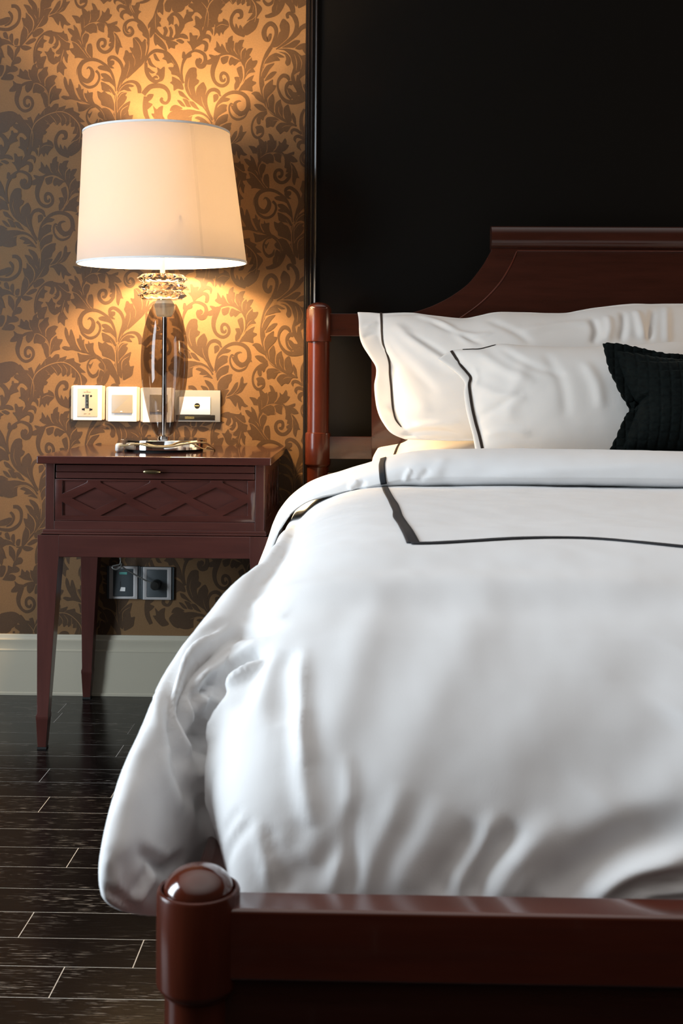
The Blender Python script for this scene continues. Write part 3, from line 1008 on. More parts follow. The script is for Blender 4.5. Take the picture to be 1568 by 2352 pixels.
# dark moulding beside the black wall panel, and the panel itself
tx0 = at(700, 400, W).x
tx1 = at(729.5, 400, W - .012).x
mb = MB()
w_ = tx1 - tx0
pr = [(0, 0), (0, .010), (.0012, .012), (.0036, .012), (.0042, .0145), (.005, .015), (.0058, .013), (.010, .019), (.014, .0165), (.0165, .0165),
      (.0180, .023), (.0192, .0238), (.0205, .023), (.0215, .018), (.026, .0165), (.0285, .0175), (.0295, .0215), (.0308, .022), (.032, .021), (w_, .006), (w_, 0)]
pr = [(min(a, w_), d) for a, d in pr]
n = len(pr)
vs = []
for z in (0, H_ROOM):
    vs += [(tx0 + a, W - d, z) for a, d in pr]
fs = [(i, (i + 1) % n, (i + 1) % n + n, i + n) for i in range(n)] + [tuple(range(n)), tuple(range(2 * n - 1, n - 1, -1))]
mb.add(vs, fs)
t1 = mb.build('trim_1', BLACKWOOD, smooth=30)
tag(t1, 'black moulded upright trim between wallpaper and dark wall panel', None, None, 'structure')
mb = MB()
mb.box(tx1 - .002, XR_ROOM, W - .010, W - .0008, 0, H_ROOM)
wp = mb.build('wall_headboard', PANEL)
tag(wp, 'black lacquered wall panel behind the bed headboard', None, None, 'structure')

# left wall with the window that lights the room
WY0, WY1, WZ0, WZ1 = .60, 1.65, .35, 2.35
mb = MB()
for (ya, yb, za, zb) in ((Y_BACK, WY0, 0, H_ROOM), (WY1, W, 0, H_ROOM), (WY0, WY1, 0, WZ0), (WY0, WY1, WZ1, H_ROOM)):
    mb.box(XL_ROOM - .12, XL_ROOM, ya, yb, za, zb)
wl = mb.build('wall_left', simple('warm_grey_wall', (.10, .07, .045), .8))
tag(wl, None, None, None, 'structure')
mb = MB()
for (ya, yb, za, zb) in ((WY0, WY0 + .05, WZ0, WZ1), (WY1 - .05, WY1, WZ0, WZ1), (WY0 + .05, WY1 - .05, WZ0, WZ0 + .05), (WY0 + .05, WY1 - .05, WZ1 - .05, WZ1),
                         ((WY0 + WY1) / 2 - .03, (WY0 + WY1) / 2 + .03, WZ0 + .05, WZ1 - .05)):
    mb.box(XL_ROOM - .09, XL_ROOM - .03, ya, yb, za, zb)
wf = mb.build('window_1', CREAM, bevel=.004)
tag(wf, None, None, None, 'structure')
# ------------------------------------------------------------------ 2-D plates with holes
def plate_mesh(outer, holes, depth, bevel, name='plate'):
    """flat plate in the x-z plane, front face at y = 0, going back by depth, with eased edges"""
    polys = [outer] + holes
    flat = [p for q in polys for p in q]
    n = len(flat)
    tri = tessellate_polygon([[Vector((x, z, 0)) for x, z in q] for q in polys])
    vs = [(x, 0, z) for x, z in flat] + [(x, depth, z) for x, z in flat]
    fs = [tuple(t) for t in tri] + [tuple(i_ + n for i_ in reversed(t)) for t in tri]
    o = 0
    for q in polys:
        k = len(q)
        fs += [(o + i_, o + (i_ + 1) % k, o + (i_ + 1) % k + n, o + i_ + n) for i_ in range(k)]
        o += k
    me = bpy.data.meshes.new(name)
    me.from_pydata(vs, [], fs)
    bm = bmesh.new()
    bm.from_mesh(me)
    bmesh.ops.recalc_face_normals(bm, faces=bm.faces)
    bmesh.ops.dissolve_limit(bm, angle_limit=math.radians(1), verts=bm.verts, edges=bm.edges, delimit=set())
    if bevel:
        es = [e_ for e_ in bm.edges if len(e_.link_faces) == 2 and e_.calc_face_angle(0) > math.radians(50)
              and (abs(e_.verts[0].co.y - e_.verts[1].co.y) < 1e-6 and e_.verts[0].co.y < depth / 2)]
        bmesh.ops.bevel(bm, geom=es, offset=bevel, segments=2, profile=.5, affect='EDGES', clamp_overlap=True)
    bmesh.ops.triangulate(bm, faces=[f for f in bm.faces if len(f.verts) > 4])
    bm.to_mesh(me)
    bm.free()
    return me


def mesh_object(name, me, material, parent=None, loc=(0, 0, 0), smooth=None):
    me.materials.clear()
    me.materials.append(material)
    if smooth is not None:
        me.shade_smooth()
        me.set_sharp_from_angle(angle=math.radians(smooth))
    me.name = name
    ob = bpy.data.objects.new(name, me)
    COL.objects.link(ob)
    me.transform(Matrix.Translation(loc))
    if parent is not None:
        ob.parent = parent
        ob.matrix_parent_inverse = parent.matrix_world.inverted()
    return ob


def rrect(x0, x1, z0, z1, r, k=5):
    out = []
    for cx, cz, a0 in ((x1 - r, z1 - r, 0), (x0 + r, z1 - r, 90), (x0 + r, z0 + r, 180), (x1 - r, z0 + r, 270)):
        for i in range(k + 1):
            a = math.radians(a0 + 90 * i / k)
            out.append((cx + r * math.cos(a), cz + r * math.sin(a)))
    return out


# ------------------------------------------------------------------ bed frame
YH, YFT = 3.12, .9426
XH = at(731, 840, YH).x
XP = (at(457, 2040, YFT).x + XH) / 2
BEDW = 1.80
XC = XP + BEDW / 2
bed = empty('bed', (XC, (YH + YFT) / 2, 0), 'dark mahogany bed with turned corner posts and a curved crested headboard', 'bed')


def post(x, y, ztop, kind):
    mb = MB()
    R = .0328
    if kind == 'foot':
        prof = [(.026, 0), (.026, ztop - .082), (.0284, ztop - .080), (.0284, ztop - .0795), (.0325, ztop - .0745), (.0328, ztop - .072), (.0328, ztop - .003), (.0318, ztop - .0008), (.0302, ztop), (.0290, ztop - .0004), (.0282, ztop - .003)]
        rd, h0, h1 = .0276, ztop - .003, .020
    else:
        prof = [(.0285, 0), (.0285, .632), (.0300, .634), (.0330, .638), (.0335, .641), (.0335, .716), (.0325, .7205), (.0300, .7215), (.0284, .722), (.0282, .724), (.0282, ztop - .0875), (.0300, ztop - .087), (.0322, ztop - .086), (.0328, ztop - .084), (.0328, ztop - .003), (.0318, ztop - .0006), (.0300, ztop)]
        rd, h0, h1 = .0300, ztop, .0165
    mb.lathe(prof, (x, y, 0), 72)
    o = mb.build('bedpost', MAHOG_BED_V, bed, smooth=35)
    mb = MB()
    dome = [(rd * math.cos(t), h0 + h1 * math.sin(t)) for t in [PI / 2 * i / 14 for i in range(14)]] + [(.0004, h0 + h1)]
    mb.lathe([(rd, h0 - .004)] + dome, (x, y, 0), 72)
    c = mb.build('finial', MAHOG_GLOSS, o, smooth=60)
    return o


ZFT = .853 - (2040 - 876) * YFT / F
ZHD = .853 - (709 - 878) * YH / F
for x in (XP, XP + BEDW):
    post(x, YFT, ZFT, 'foot')
    post(x, YH, ZHD, 'head')

# footboard
ZR = .444
mb = MB()
mb.box(XP + .02, XP + BEDW - .02, .925, .960, .388, ZR)
mb.build('footboard_rail', MAHOG_GLOSS, bed, bevel=.0035, seg=3)
mb = MB()
mb.box(XP + .015, XP + BEDW - .015, .931, .955, .14, .389)
mb.build('footboard_panel', MAHOG_BED, bed)
# side rails
for s, x in ((-1, XP), (1, XP + BEDW)):
    mb = MB()
    xa, xb = (x - .017, x + .017)
    mb.box(xa, xb, YFT + .02, YH - .02, .20, .427)
    mb.build('side_rail', MAHOG_GLOSS, bed, bevel=.004)

# headboard
YB = 3.105


def hx(px, py):
    q = at(px, py, YB)
    return (q.x, q.z)


def mirror_close(left):
    """left outline from bottom to the top centre -> closed symmetric outline"""
    return left + [(2 * XC - x, z) for x, z in reversed(left)]


curve = [hx(*p) for p in crom([(945, 718), (972, 710), (1000, 699), (1036, 680), (1072, 654), (1094, 629), (1112, 604), (1128, 576)], 4)]
zt = hx(1128, 562)[1]
left = [hx(853, 1062), hx(853, 720), hx(900, 719)] + curve + [(curve[-1][0], zt)]
me = plate_mesh(mirror_close(left), [], .030, .002)
mesh_object('headboard', me, MAHOG_BED, bed, (0, YB, 0), 40)
inner = [hx(*p) for p in crom([(920, 860), (1020, 752), (1062, 727), (1106, 694), (1145, 653), (1172, 610), (1187, 577)], 4)]
left = [hx(920, 1010), hx(920, 860)] + inner[1:]
me = plate_mesh(mirror_close(left), [], .010, .0035)
fp = mesh_object('field_panel', me, MAHOG_BED, bed, (0, YB - .004, 0), 40)
bl = crom([(1020, 752), (1062, 727), (1106, 694), (1145, 653), (1172, 610), (1187, 576)], 6)
bl = [hx(*p) for p in bl] + [(XC, hx(1187, 575.5)[1])]
bl = bl + [(2 * XC - x, z) for x, z in reversed(bl[:-1])]
mb = MB()
mb.tube([(x, YB - .0035, z) for x, z in bl], .0021, 10)
mb.build('bead', MAHOG_GLOSS, bed, smooth=60)
# rolled crest
zc0, zc1 = hx(1128, 573)[1], hx(1128, 520)[1]
xa = hx(1128, 545)[0]
xb = 2 * XC - xa
h = zc1 - zc0
prof = [(-.001, zc0 + .003), (-.004, zc0 + .0035)]
for i in range(13):
    t = PI * i / 12
    prof.append((-.004 - .018 * math.sin(t) ** .8, zc0 + .0035 + (h - .0035) * (1 - math.cos(t)) / 2))
prof += [(.012, zc1 + .001), (.026, zc1 - .004), (.026, zc0)]
mb = MB()
n = len(prof)
vs = []
for x in (xa - .001, xb + .001):
    vs += [(x, YB + d, z) for d, z in prof]
fs = [(i, (i + 1) % n, (i + 1) % n + n, i + n) for i in range(n)] + [tuple(range(n)), tuple(range(2 * n - 1, n - 1, -1))]
mb.add(vs, fs)
mb.build('crest', MAHOG_BED, bed, smooth=50)
# headboard rails between the post and the panel
for y0, y1 in ((720, 772), (1003, 1055)):
    z1, z0 = hx(800, y0)[1], hx(800, y1)[1]
    mb = MB()
    xr = hx(856, 900)[0]
    mb.box(XP + .02, xr, YB + .002, YB + .028, z0, z1)
    mb.build('headboard_rail', MAHOG_BED, bed, bevel=.0015)
    mb = MB()
    mb.box(2 * XC - xr, XP + BEDW - .02, YB + .002, YB + .028, z0, z1)
    mb.build('headboard_rail', MAHOG_BED, bed, bevel=.0015)
mb = MB()
mb.box(XP + .02, XP + BEDW - .02, YB + .004, YB + .026, .20, hx(800, 1060)[1] - .03)
mb.build('headboard_lower_panel', MAHOG_BED, bed)

mat_o = MB()
mat_o.box(XP + .03, XP + BEDW - .03, 1.00, 3.06, .22, .405)
mo = mat_o.build('mattress', LINING, bevel=.03, seg=4)
tag(mo, 'cream mattress under the white duvet, inside the bed frame', 'mattress')
mb = MB()
mb.box(XP + .018, XP + BEDW - .018, .962, 3.09, .19, .219)
mb.build('slat_base', MAHOG_BED, bed)

# ------------------------------------------------------------------ bedside table
YT, YA, YC, YRR = 2.735, 2.75, 2.766, 3.214


def tz(y, Y, x=350):
    return at(x, y, Y).z


def tx(x, Y, y=1150):
    return at(x, y, Y).x


tl, tr = tx(83, YT), tx(621.5, YT)
al = tx(86.4, YA)
ar = tl + tr - al
ns = empty('bedside_table', ((tl + tr) / 2, 2.98, 0), 'reddish mahogany bedside table on tapered legs with a lattice drawer front', 'bedside table')
z_top, z_top0 = tz(1049.3, YT), tz(1067.5, YT)
mb = MB()
mb.box(tl, tr, YT, W - .002, z_top0, z_top)
mb.build('tabletop', wood('polished_mahogany_top', (.050, .0150, .0120), (.078, .0235, .0185), (4, 40, 40), .16, .8), ns, bevel=.0025, seg=3)
# case
cl, cr = tx(104, YC), tx(606.5, YC)
sl, sr = tx(124.5, YC), tx(585.5, YC)
zt1, zt2 = z_top0, tz(1218, YC)
zs = tz(1198.5, YC)
mb = MB()
mb.box(cl, sl, YC, YC + .022, zt2, zt1)
mb.build('stile', MAHOG_V, ns, bevel=.0012)
mb = MB()
mb.box(sr, cr, YC, YC + .022, zt2, zt1)
mb.build('stile', MAHOG_V, ns, bevel=.0012)
mb = MB()
mb.box(sl, sr, YC + .0004, YC + .022, zt2, zs)
mb.build('bottom_rail', MAHOG, ns, bevel=.0012)
mb = MB()
for xa_, xb_ in ((cl + .0015, cl + .014), (cr - .014, cr - .0015)):
    mb.box(xa_, xb_, YC + .02, YRR, zt2, zt1)
mb.box(cl + .014, cr - .014, YRR - .012, YRR, zt2, zt1)
mb.box(cl + .014, cr - .014, YC + .024, YRR - .012, zt2, zt2 + .012)
mb.build('case', MAHOG, ns)
# pull-out tray
za, zb, zc_ = tz(1069.5, YC), tz(1085, YC), tz(1101, YC)
tl2, tr2 = tx(127, YC), tx(584, YC)
mb = MB()
mb.box(tl2, tr2, YC + .004, YC + .30, zb - .0005, za)
mb.box(tl2, tr2, YC + .0025, YC + .03, zc_ + .0006, zb - .0012)
tray = mb.build('pull_out_tray', MAHOG, ns, bevel=.0012)
hxk, hzk = tx(349.5, YC), tz(1083, YC)
mb = MB()
pf = [(.0004, -.0205)] + [(.0056 * math.cos(t) ** .8, .0205 * math.sin(t)) for t in [PI * (i / 16 - .5) for i in range(1, 16)]] + [(.0004, .0205)]
mb.lathe(pf, (0, 0, 0), 28)
mb.v = [(hxk + z, YC - .010 + y * .75, hzk + x) for x, y, z in mb.v]
mb.lathe([(.0035, 0), (.0030, .006), (.0035, .012)], (0, 0, 0), 16)
k0 = 28 * len(pf)
mb.v[k0:] = [(hxk + x, YC + .005 - z, hzk + y) for x, y, z in mb.v[k0:]]
mb.build('knob', BRASS, tray, smooth=50)


# lattice front
MAHOG_CARVED = wood('carved_mahogany', (.050, .0150, .0120), (.078, .0235, .0185), (4, 40, 40), .2, .7)
def lp(px, py):
    q = at(px, py, YC)
    return (q.x, q.z)


def lattice(name, parent):
    ox0, ox1, oz0, oz1 = lp(124.8, 1150)[0], lp(585.2, 1150)[0], lp(350, 1198)[1], lp(350, 1102)[1]
    outer = [(ox0, oz0), (ox1, oz0), (ox1, oz1), (ox0, oz1)]
    holes = []
    c = [217, 356, 495]
    for k, cx in enumerate(c):
        holes.append([lp(cx - 52, 1145), lp(cx, 1171), lp(cx + 52, 1146), lp(cx, 1120)])
    for a, b_ in ((0, 1), (1, 2)):
        mx_ = (c[a] + c[b_]) / 2
        holes.append([lp(mx_ - 57, 1105), lp(mx_ - 56, 1109), lp(mx_, 1135.5), lp(mx_ + 56, 1109), lp(mx_ + 57, 1105)])
        holes.append([lp(mx_ - 57, 1185), lp(mx_, 1155.5), lp(mx_ + 57, 1185)])
    holes.append([lp(142, 1104), lp(142, 1134.5), lp(199, 1108), lp(200, 1104)])
    holes.append([lp(142, 1153), lp(142, 1184), lp(201, 1184)])
    holes.append([lp(568, 1105), lp(568, 1136), lp(511, 1109), lp(510, 1105)])
    holes.append([lp(568, 1155), lp(568, 1185), lp(511, 1185)])
    me = plate_mesh(outer, holes, .007, .0013)
    o = mesh_object(name, me, MAHOG_CARVED, parent, (0, YC + .0022, 0), 30)
    mb = MB()
    mb.box(ox0 + .001, ox1 - .001, YC + .0078, YC + .018, oz0 + .001, oz1 - .001)
    b_ = mb.build('drawer_panel', MAHOG, parent)
    return o


lattice('lattice_front', ns)
# lattice on the right side of the case
side = []
x_s = cr - .0008
mb = MB()
mb.box(cr - .0012, cr + .0005, YC + .022, YC + .050, zt2, zt1)
mb.box(cr - .0012, cr + .0005, YRR - .03, YRR, zt2, zt1)
mb.box(cr - .0012, cr + .0005, YC + .05, YRR - .03, zt2, zt2 + .02)
mb.box(cr - .0012, cr + .0005, YC + .05, YRR - .03, zt1 - .03, zt1)
ya_, yb_, za_, zb_ = YC + .05, YRR - .03, zt2 + .02, zt1 - .03
nseg = 4
dy = (yb_ - ya_) / nseg
for k in range(nseg):
    for (zA, zB) in ((za_, zb_), (zb_, za_)):
        d = Vector((0, dy, zB - zA)).normalized()
        nrm = Vector((0, -d.z, d.y)) * .009
        p, q = Vector((cr - .0002, ya_ + k * dy, zA)), Vector((cr - .0002, ya_ + (k + 1) * dy, zB))
        vs = [p + nrm, q + nrm, q - nrm, p - nrm]
        vs = vs + [v + Vector((-.002, 0, 0)) for v in vs]
        mb.add(vs, [(0, 1, 2, 3), (7, 6, 5, 4), (0, 4, 5, 1), (1, 5, 6, 2), (2, 6, 7, 3), (3, 7, 4, 0)])
mb.build('side_lattice', MAHOG, ns)
# stepped mouldings and apron
z1_, z2_, z3_, z4_ = tz(1218, YC), tz(1224.5, YC - .004), tz(1231, YA), tz(1282, YA)
mb = MB()
ml = tx(98, YC - .006)
mb.box(ml, cl + cr - ml, YC - .006, YRR, z2_, z1_ + .001)
mb.box(ml - .002, cl + cr - ml + .002, YC - .009, YRR, z3_ + .0005, z2_)
mb.build('moulding', MAHOG, ns, bevel=.0015)
LW = .0500
mb = MB()
mb.box(al + .004, ar - .004, YA + .0006, YA + .030, z4_, z3_)
mb.build('apron', MAHOG, ns, bevel=.002)
mb = MB()
mb.box(al + .0006, al + .03, YA + .03, YRR - .02, z4_, z3_)
mb.box(ar - .03, ar - .0006, YA + .03, YRR - .02, z4_, z3_)
mb.box(al + .03, ar - .03, YRR - .025, YRR, z4_, z3_)
mb.build('apron', MAHOG, ns, bevel=.002)


def leg(sx, x_out, y_out, sy):
    """square leg tapering on its two inner faces; sx, sy point inwards"""
    lev = [(z3_, .050, 0), (z4_, .050, 0), (z4_ - .008, .0490, 0), (.082, .0265, -.001), (.0765, .0292, .001), (.070, .0292, .001), (.0685, .0280, .0005), (.004, .0200, -.0025)]
    mb = MB()
    vs = []
    for z, s, o in lev:
        xo, yo = x_out - sx * o, y_out - sy * o
        vs += [(xo, yo, z), (xo + sx * s, yo, z), (xo + sx * s, yo + sy * s, z), (xo, yo + sy * s, z)]
    fs = []
    for i in range(len(lev) - 1):
        for k in range(4):
            a, b_ = i * 4 + k, i * 4 + (k + 1) % 4
            fs.append((a, b_, b_ + 4, a + 4))
    nl = (len(lev) - 1) * 4
    fs += [(0, 1, 2, 3), (nl + 3, nl + 2, nl + 1, nl)]
    mb.add(vs, fs)
    o = mb.build('leg', MAHOG_V, ns, bevel=.001)
    mb = MB()
    mb.box(min(x_out + sx * .002, x_out + sx * .023), max(x_out + sx * .002, x_out + sx * .023), min(y_out + sy * .002, y_out + sy * .023), max(y_out + sy * .002, y_out + sy * .023), 0, .0042)
    mb.build('felt_pad', RUBBER, o)


for sx, xo in ((1, al), (-1, ar)):
    leg(sx, xo, YA, 1)
    leg(sx, xo, YRR, -1)

# ------------------------------------------------------------------ table lamp
YL = 3.0
SL = F / YL
lx = at(377, 900, YL).x
lamp = empty('table_lamp', (lx, YL, z_top), 'table lamp with white drum shade, stacked cut crystal rings and smoked glass body', 'lamp')
zb0 = z_top + .0045
zl = lambda y: at(377, y, YL).z
mb = MB()
mb.lathe([(.0, z_top + .0002), (.098, z_top + .0002), (.098, zb0), (0, zb0)], (lx, YL, 0), 64)
mb.build('felt_base', RUBBER, lamp)
rb = .107
zb1 = zb0 + .0245
mb = MB()
mb.lathe([(.0005, zb0), (rb - .002, zb0), (rb, zb0 + .001), (rb, zb1 - .0012), (rb - .0012, zb1), (.0005, zb1)], (lx, YL, 0), 128)
mb.build('base', CHROME, lamp, smooth=30)
ys = [698, 705, 720, 740, 770, 800, 835, 870, 900, 930, 960, 980, 992, 999, 1003, 1005]
rs = [25.5, 30, 36.5, 43, 49.5, 52.8, 54, 52, 48, 42, 34.5, 28.5, 23.5, 18.5, 12, 6]
pr = [(r_ / SL, zl(y_)) for r_, y_ in crom(list(zip(rs, ys)), 4)]
pr[-1] = (pr[-1][0], zb1 + .0005)
mb = MB()
mb.lathe(pr, (lx, YL, 0), 96)
mb.build('glass_body', SMOKE, lamp, smooth=180)
mb = MB()
mb.lathe([(.0005, zb1), (.0062, zb1), (.0062, zl(690)), (.0005, zl(690))], (lx, YL, 0), 24)
mb.build('rod', CHROME, lamp, smooth=40)
mb = MB()
mb.lathe([(.0005, zb1), (.016, zb1), (.014, zb1 + .006), (.0075, zb1 + .009), (.0005, zb1 + .009)], (lx, YL, 0), 32)
mb.build('foot_collar', CHROME, lamp, smooth=40)
lxr = at(373, 660, YL).x
mb = MB()
sp = [(.0065, zl(688.5)), (.0175, zl(689)), (.0215, zl(693)), (.0248, zl(700)), (.0245, zl(706)), (.0226, zl(712)), (.0205, zl(722)), (.0175, zl(727)), (.0065, zl(728))]
mb.lathe(sp, (lx - .001, YL, 0), 48)
mb.build('glass_stopper', FROST, lamp, smooth=60)
mb = MB()
mb.lathe([(.0068, zl(691)), (.0178, zl(691)), (.0178, zl(687)), (.0068, zl(687))], (lx - .001, YL, 0), 32, close=True)
mb.build('neck_collar', BRASS, lamp, smooth=30)


def crystal(zc, R, hh, k, ph):
    """star-cut ring: pointed facets around the rim, flat top and bottom tables"""
    mb = MB()
    n = 14
    rt = R * .80
    vs = []
    for i in range(n):
        a = 2 * PI * (i + ph) / n
        a2 = 2 * PI * (i + .5 + ph) / n
        vs += [(lxr + rt * math.cos(a), YL + rt * math.sin(a), zc + hh), (lxr + R * math.cos(a2), YL + R * math.sin(a2), zc + hh * .08),
               (lxr + R * .965 * math.cos(a), YL + R * .965 * math.sin(a), zc - hh * .1), (lxr + rt * .99 * math.cos(a2), YL + rt * .99 * math.sin(a2), zc - hh)]
    fs = []
    for i in range(n):
        j = (i + 1) % n
        t0, m0, q0, b0 = 4 * i, 4 * i + 1, 4 * i + 2, 4 * i + 3
        t1, m1, q1, b1 = 4 * j, 4 * j + 1, 4 * j + 2, 4 * j + 3
        fs += [(t0, m0, t1), (t1, m0, q1), (q1, m0, b0), (q0, b0, m0), (t0, q0, m0), (q1, b0, b1)]
    fs.append(tuple(4 * i for i in range(n)))
    fs.append(tuple(4 * i + 3 for i in reversed(range(n))))
    mb.add(vs, fs)
    o = mb.build('crystal_ring', CRYSTAL, lamp)
    return o


crystal(zl(641), .0645, .0106, 0, 0)
crystal(zl(660), .0620, .0094, 1, .5)
crystal(zl(679.5), .0625, .0100, 2, .15)
mb = MB()
zst = zl(628.5)
mb.lathe([(.0005, zst), (.0062, zst), (.0062, zst + .10), (.0005, zst + .10)], (lxr, YL, 0), 24)
mb.build('stem', simple('ivory_stem', (.72, .62, .42), .4), lamp, smooth=40)
# shade: slightly crooked drum
cb, ct = at(373, 606.5, YL), at(360, 305, YL - .008)
rb_, rt_ = 193.5 / SL, 166.5 / SL
nseg, nh = 128, 12
tilt_x, tilt_y = -.017, .030


def ring(t, dr):
    c = cb.lerp(ct, t)
    r_ = rb_ + (rt_ - rb_) * t + dr
    out = []
    for k in range(nseg):
        a = 2 * PI * k / nseg
        x, y = r_ * math.cos(a), r_ * math.sin(a)
        out.append((c.x + x, c.y + y, c.z - tilt_x * x + tilt_y * y))
    return out


mb = MB()
vs = []
for i in range(nh + 1):
    vs += ring(i / nh, 0)
for i in range(nh, -1, -1):
    vs += ring(i / nh, -.0012)
fs = []
tot = 2 * (nh + 1)
for i in range(tot):
    j = (i + 1) % tot
    for k in range(nseg):
        k2 = (k + 1) % nseg
        fs.append((i * nseg + k, i * nseg + k2, j * nseg + k2, j * nseg + k))
mb.add(vs, fs)
shade = mb.build('lamp_shade', SHADE, lamp, smooth=50)
for t in (0.008, .992):
    mb = MB()
    vs = ring(t - .008, .0012) + ring(t + .008, .0012) + ring(t + .008, -.0022) + ring(t - .008, -.0022)
    fs = []
    for i in range(4):
        j = (i + 1) % 4
        for k in range(nseg):
            k2 = (k + 1) % nseg
            fs.append((i * nseg + k, i * nseg + k2, j * nseg + k2, j * nseg + k))
    mb.add(vs, fs)
    mb.build('shade_trim', SHADE_TRIM, shade, smooth=40)
# lapped seam of the shade, a narrow wedge of double cloth
mb = MB()
vs = []
for t in (.03, .35, .70, .97):
    r0 = ring(t, .0008)
    k0 = int(nseg * .852)
    wd = .006 + .004 * t
    p = Vector(r0[k0])
    d = (Vector(r0[k0 + 1]) - p).normalized()
    vs += [p - d * wd * .5, p + d * wd * .5]
mb.add(vs, [(0, 1, 3, 2), (2, 3, 5, 4), (4, 5, 7, 6)])
sm = mb.build('shade_seam', SEAM, shade)
# spider fitting
mb = MB()
zsp = zst + .10
mb.tube([(lxr, YL, zsp), (lxr, YL, zsp + .02)], .012, 16)
for k in range(3):
    a = 2 * PI * k / 3 + .9
    mb.tube([(lxr, YL, zsp + .004), (cb.x + rb_ * .955 * math.cos(a), YL + rb_ * .955 * math.sin(a), zsp + .02)], .0016, 8)
mb.build('shade_carrier', STEEL, lamp, smooth=50)
mb = MB()
bp_ = [(.0125, zsp + .02), (.013, zsp + .035), (.024, zsp + .060), (.029, zsp + .078), (.026, zsp + .096), (.014, zsp + .106), (.0005, zsp + .108)]
mb.lathe([(r_, z_) for r_, z_ in crom(bp_, 4)], (lxr, YL, 0), 32)
mm = thin_glass('bulb_glass', (.97, .95, .90))
mb.build('bulb', mm, lamp, smooth=60)
# flex lying round the base, with inline switch
sw = at(274, 1019.5, 2.905)
mb = MB()
zc_ = z_top + .003
pts = [at(276, 1024, 2.90), at(292, 1022.5, 2.888), at(300, 1020.5, 2.884), at(318, 1020, 2.882), at(340, 1024, 2.880), at(366, 1026.5, 2.880), at(395, 1025.5, 2.880), at(420, 1020.5, 2.884),
       at(445, 1017, 2.892), at(465, 1017, 2.905), at(477, 1020, 2.93)]
pts = [Vector((p.x, p.y, max(p.z, zc_))) for p in pts]
pts += [Vector((pts[-1].x + .008, 3.0, zc_)), Vector((pts[-1].x - .02, 3.10, zc_)), Vector((pts[-1].x - .10, 3.21, zc_))]
mb.tube([Vector(p) for p in crom([tuple(p) for p in pts], 6)], .0026, 10)
flex = mb.build('flex', CORD, lamp, smooth=60)
mb = MB()
sx_, sz_ = at(274, 1019.5, 2.915).x, z_top + .0004
pf = [(.0005, 0), (.008, .0005), (.0105, .004), (.0108, .010), (.0105, .016), (.008, .0205), (.0005, .0215)]
mb.lathe(pf, (0, 0, 0), 24)
mb.v = [(sx_ + x * .85, 2.915 + y * 2.2, sz_ + z) for x, y, z in mb.v]
mb.build('inline_switch', WHITE_PLASTIC, flex, smooth=50)

# ------------------------------------------------------------------ wall plates
YS = W - .0008


def sxz(px, py):
    q = at(px, py, W - .009)
    return (q.x, q.z)


def plate_box(x0, x1, y0, y1, d0, d1, r, material, name, parent, bevel=.0010):
    """rounded plate, pixel rectangle, d0..d1 distance from the wall"""
    (xa, zt_), (xb, zb_) = sxz(x0, y0), sxz(x1, y1)
    me = plate_mesh(rrect(xa, xb, zb_, zt_, r), [], d1 - d0, min(bevel, (d1 - d0) * .45))
    return mesh_object(name, me, material, parent, (0, W - d1, 0), 30)


def text_on(body, px, py, hpx, material, parent, name, d, align='CENTER'):
    cu = bpy.data.curves.new(name, 'FONT')
    cu.body = body
    cu.size = hpx / 849.0
    cu.align_x = align
    cu.align_y = 'CENTER'
    cu.extrude = .00012
    ob = bpy.data.objects.new(name, cu)
    COL.objects.link(ob)
    dg = bpy.context.evaluated_depsgraph_get()
    me = bpy.data.meshes.new_from_object(ob.evaluated_get(dg))
    bpy.data.objects.remove(ob)
    bpy.data.curves.remove(cu)
    x, z = sxz(px, py)
    me.transform(Matrix(((1, 0, 0, x), (0, 0, -1, W - d), (0, 1, 0, z), (0, 0, 0, 1))))
    me.materials.append(material)
    o = bpy.data.objects.new(name, me)
    COL.objects.link(o)
    o.parent = parent
    o.matrix_parent_inverse = parent.matrix_world.inverted()
    return o


def white_plate(name, x0, y0, label, cat, group):
    x1, y1 = x0 + 79, y0 + 80.5
    q = sxz((x0 + x1) / 2, y1)
    e = empty(name, (q[0], W - .005, q[1]), label, cat, group)
    plate_box(x0 + 1, x1 - 1, y0 + .7, y1 - .7, .0008, .0065, .004, BEIGE_PLASTIC, 'side_trim', e)
    plate_box(x0 + 6.5, x1 - 7.5, y0, y1, .0010, .0095, .0008, WHITE_PLASTIC, 'face_plate', e)
    return e


e = white_plate('power_socket', 162, 885, 'white wall socket with champagne insert and dark pin holes, left end of the row', 'socket', 'wall plates above the bedside table')
plate_box(178, 224, 892.3, 957.5, .0085, .0105, .002, BEIGE_PLASTIC, 'socket_insert', e)
plate_box(196, 204.3, 906, 938, .0100, .0109, .0004, SLATE_PLASTIC, 'pin_channel', e, .0003)
for (px, py) in ((192, 908.8), (209.4, 909.4)):
    mb = MB()
    x, z = sxz(px, py)
    mb.lathe([(.0003, 0), (.0027, 0), (.0027, .0006), (.0003, .0006)], (0, 0, 0), 20)
    k = 20 * 4
    mb.v[-k:] = [(x + a, W - .0104 - c, z + b_) for a, b_, c in mb.v[-k:]]
    mb.build('pin_hole', BLACK_PLASTIC, e)
for (px, py, s) in ((192, 940, 1), (208.8, 940.5, -1)):
    mb = MB()
    x, z = sxz(px, py)
    pts_ = [(-.0042 * s, .0022), (-.0004 * s, .0024), (.0022 * s, .0036), (.0034 * s, .0036), (.0036 * s, -.0038), (.0016 * s, -.0028), (-.0042 * s, -.0018)]
    if s < 0:
        pts_ = pts_[::-1]
    mb.prism([(x + a, z + b_) for a, b_ in pts_], W - .0110, W - .0100)
    mb.build('pin_hole', BLACK_PLASTIC, e)
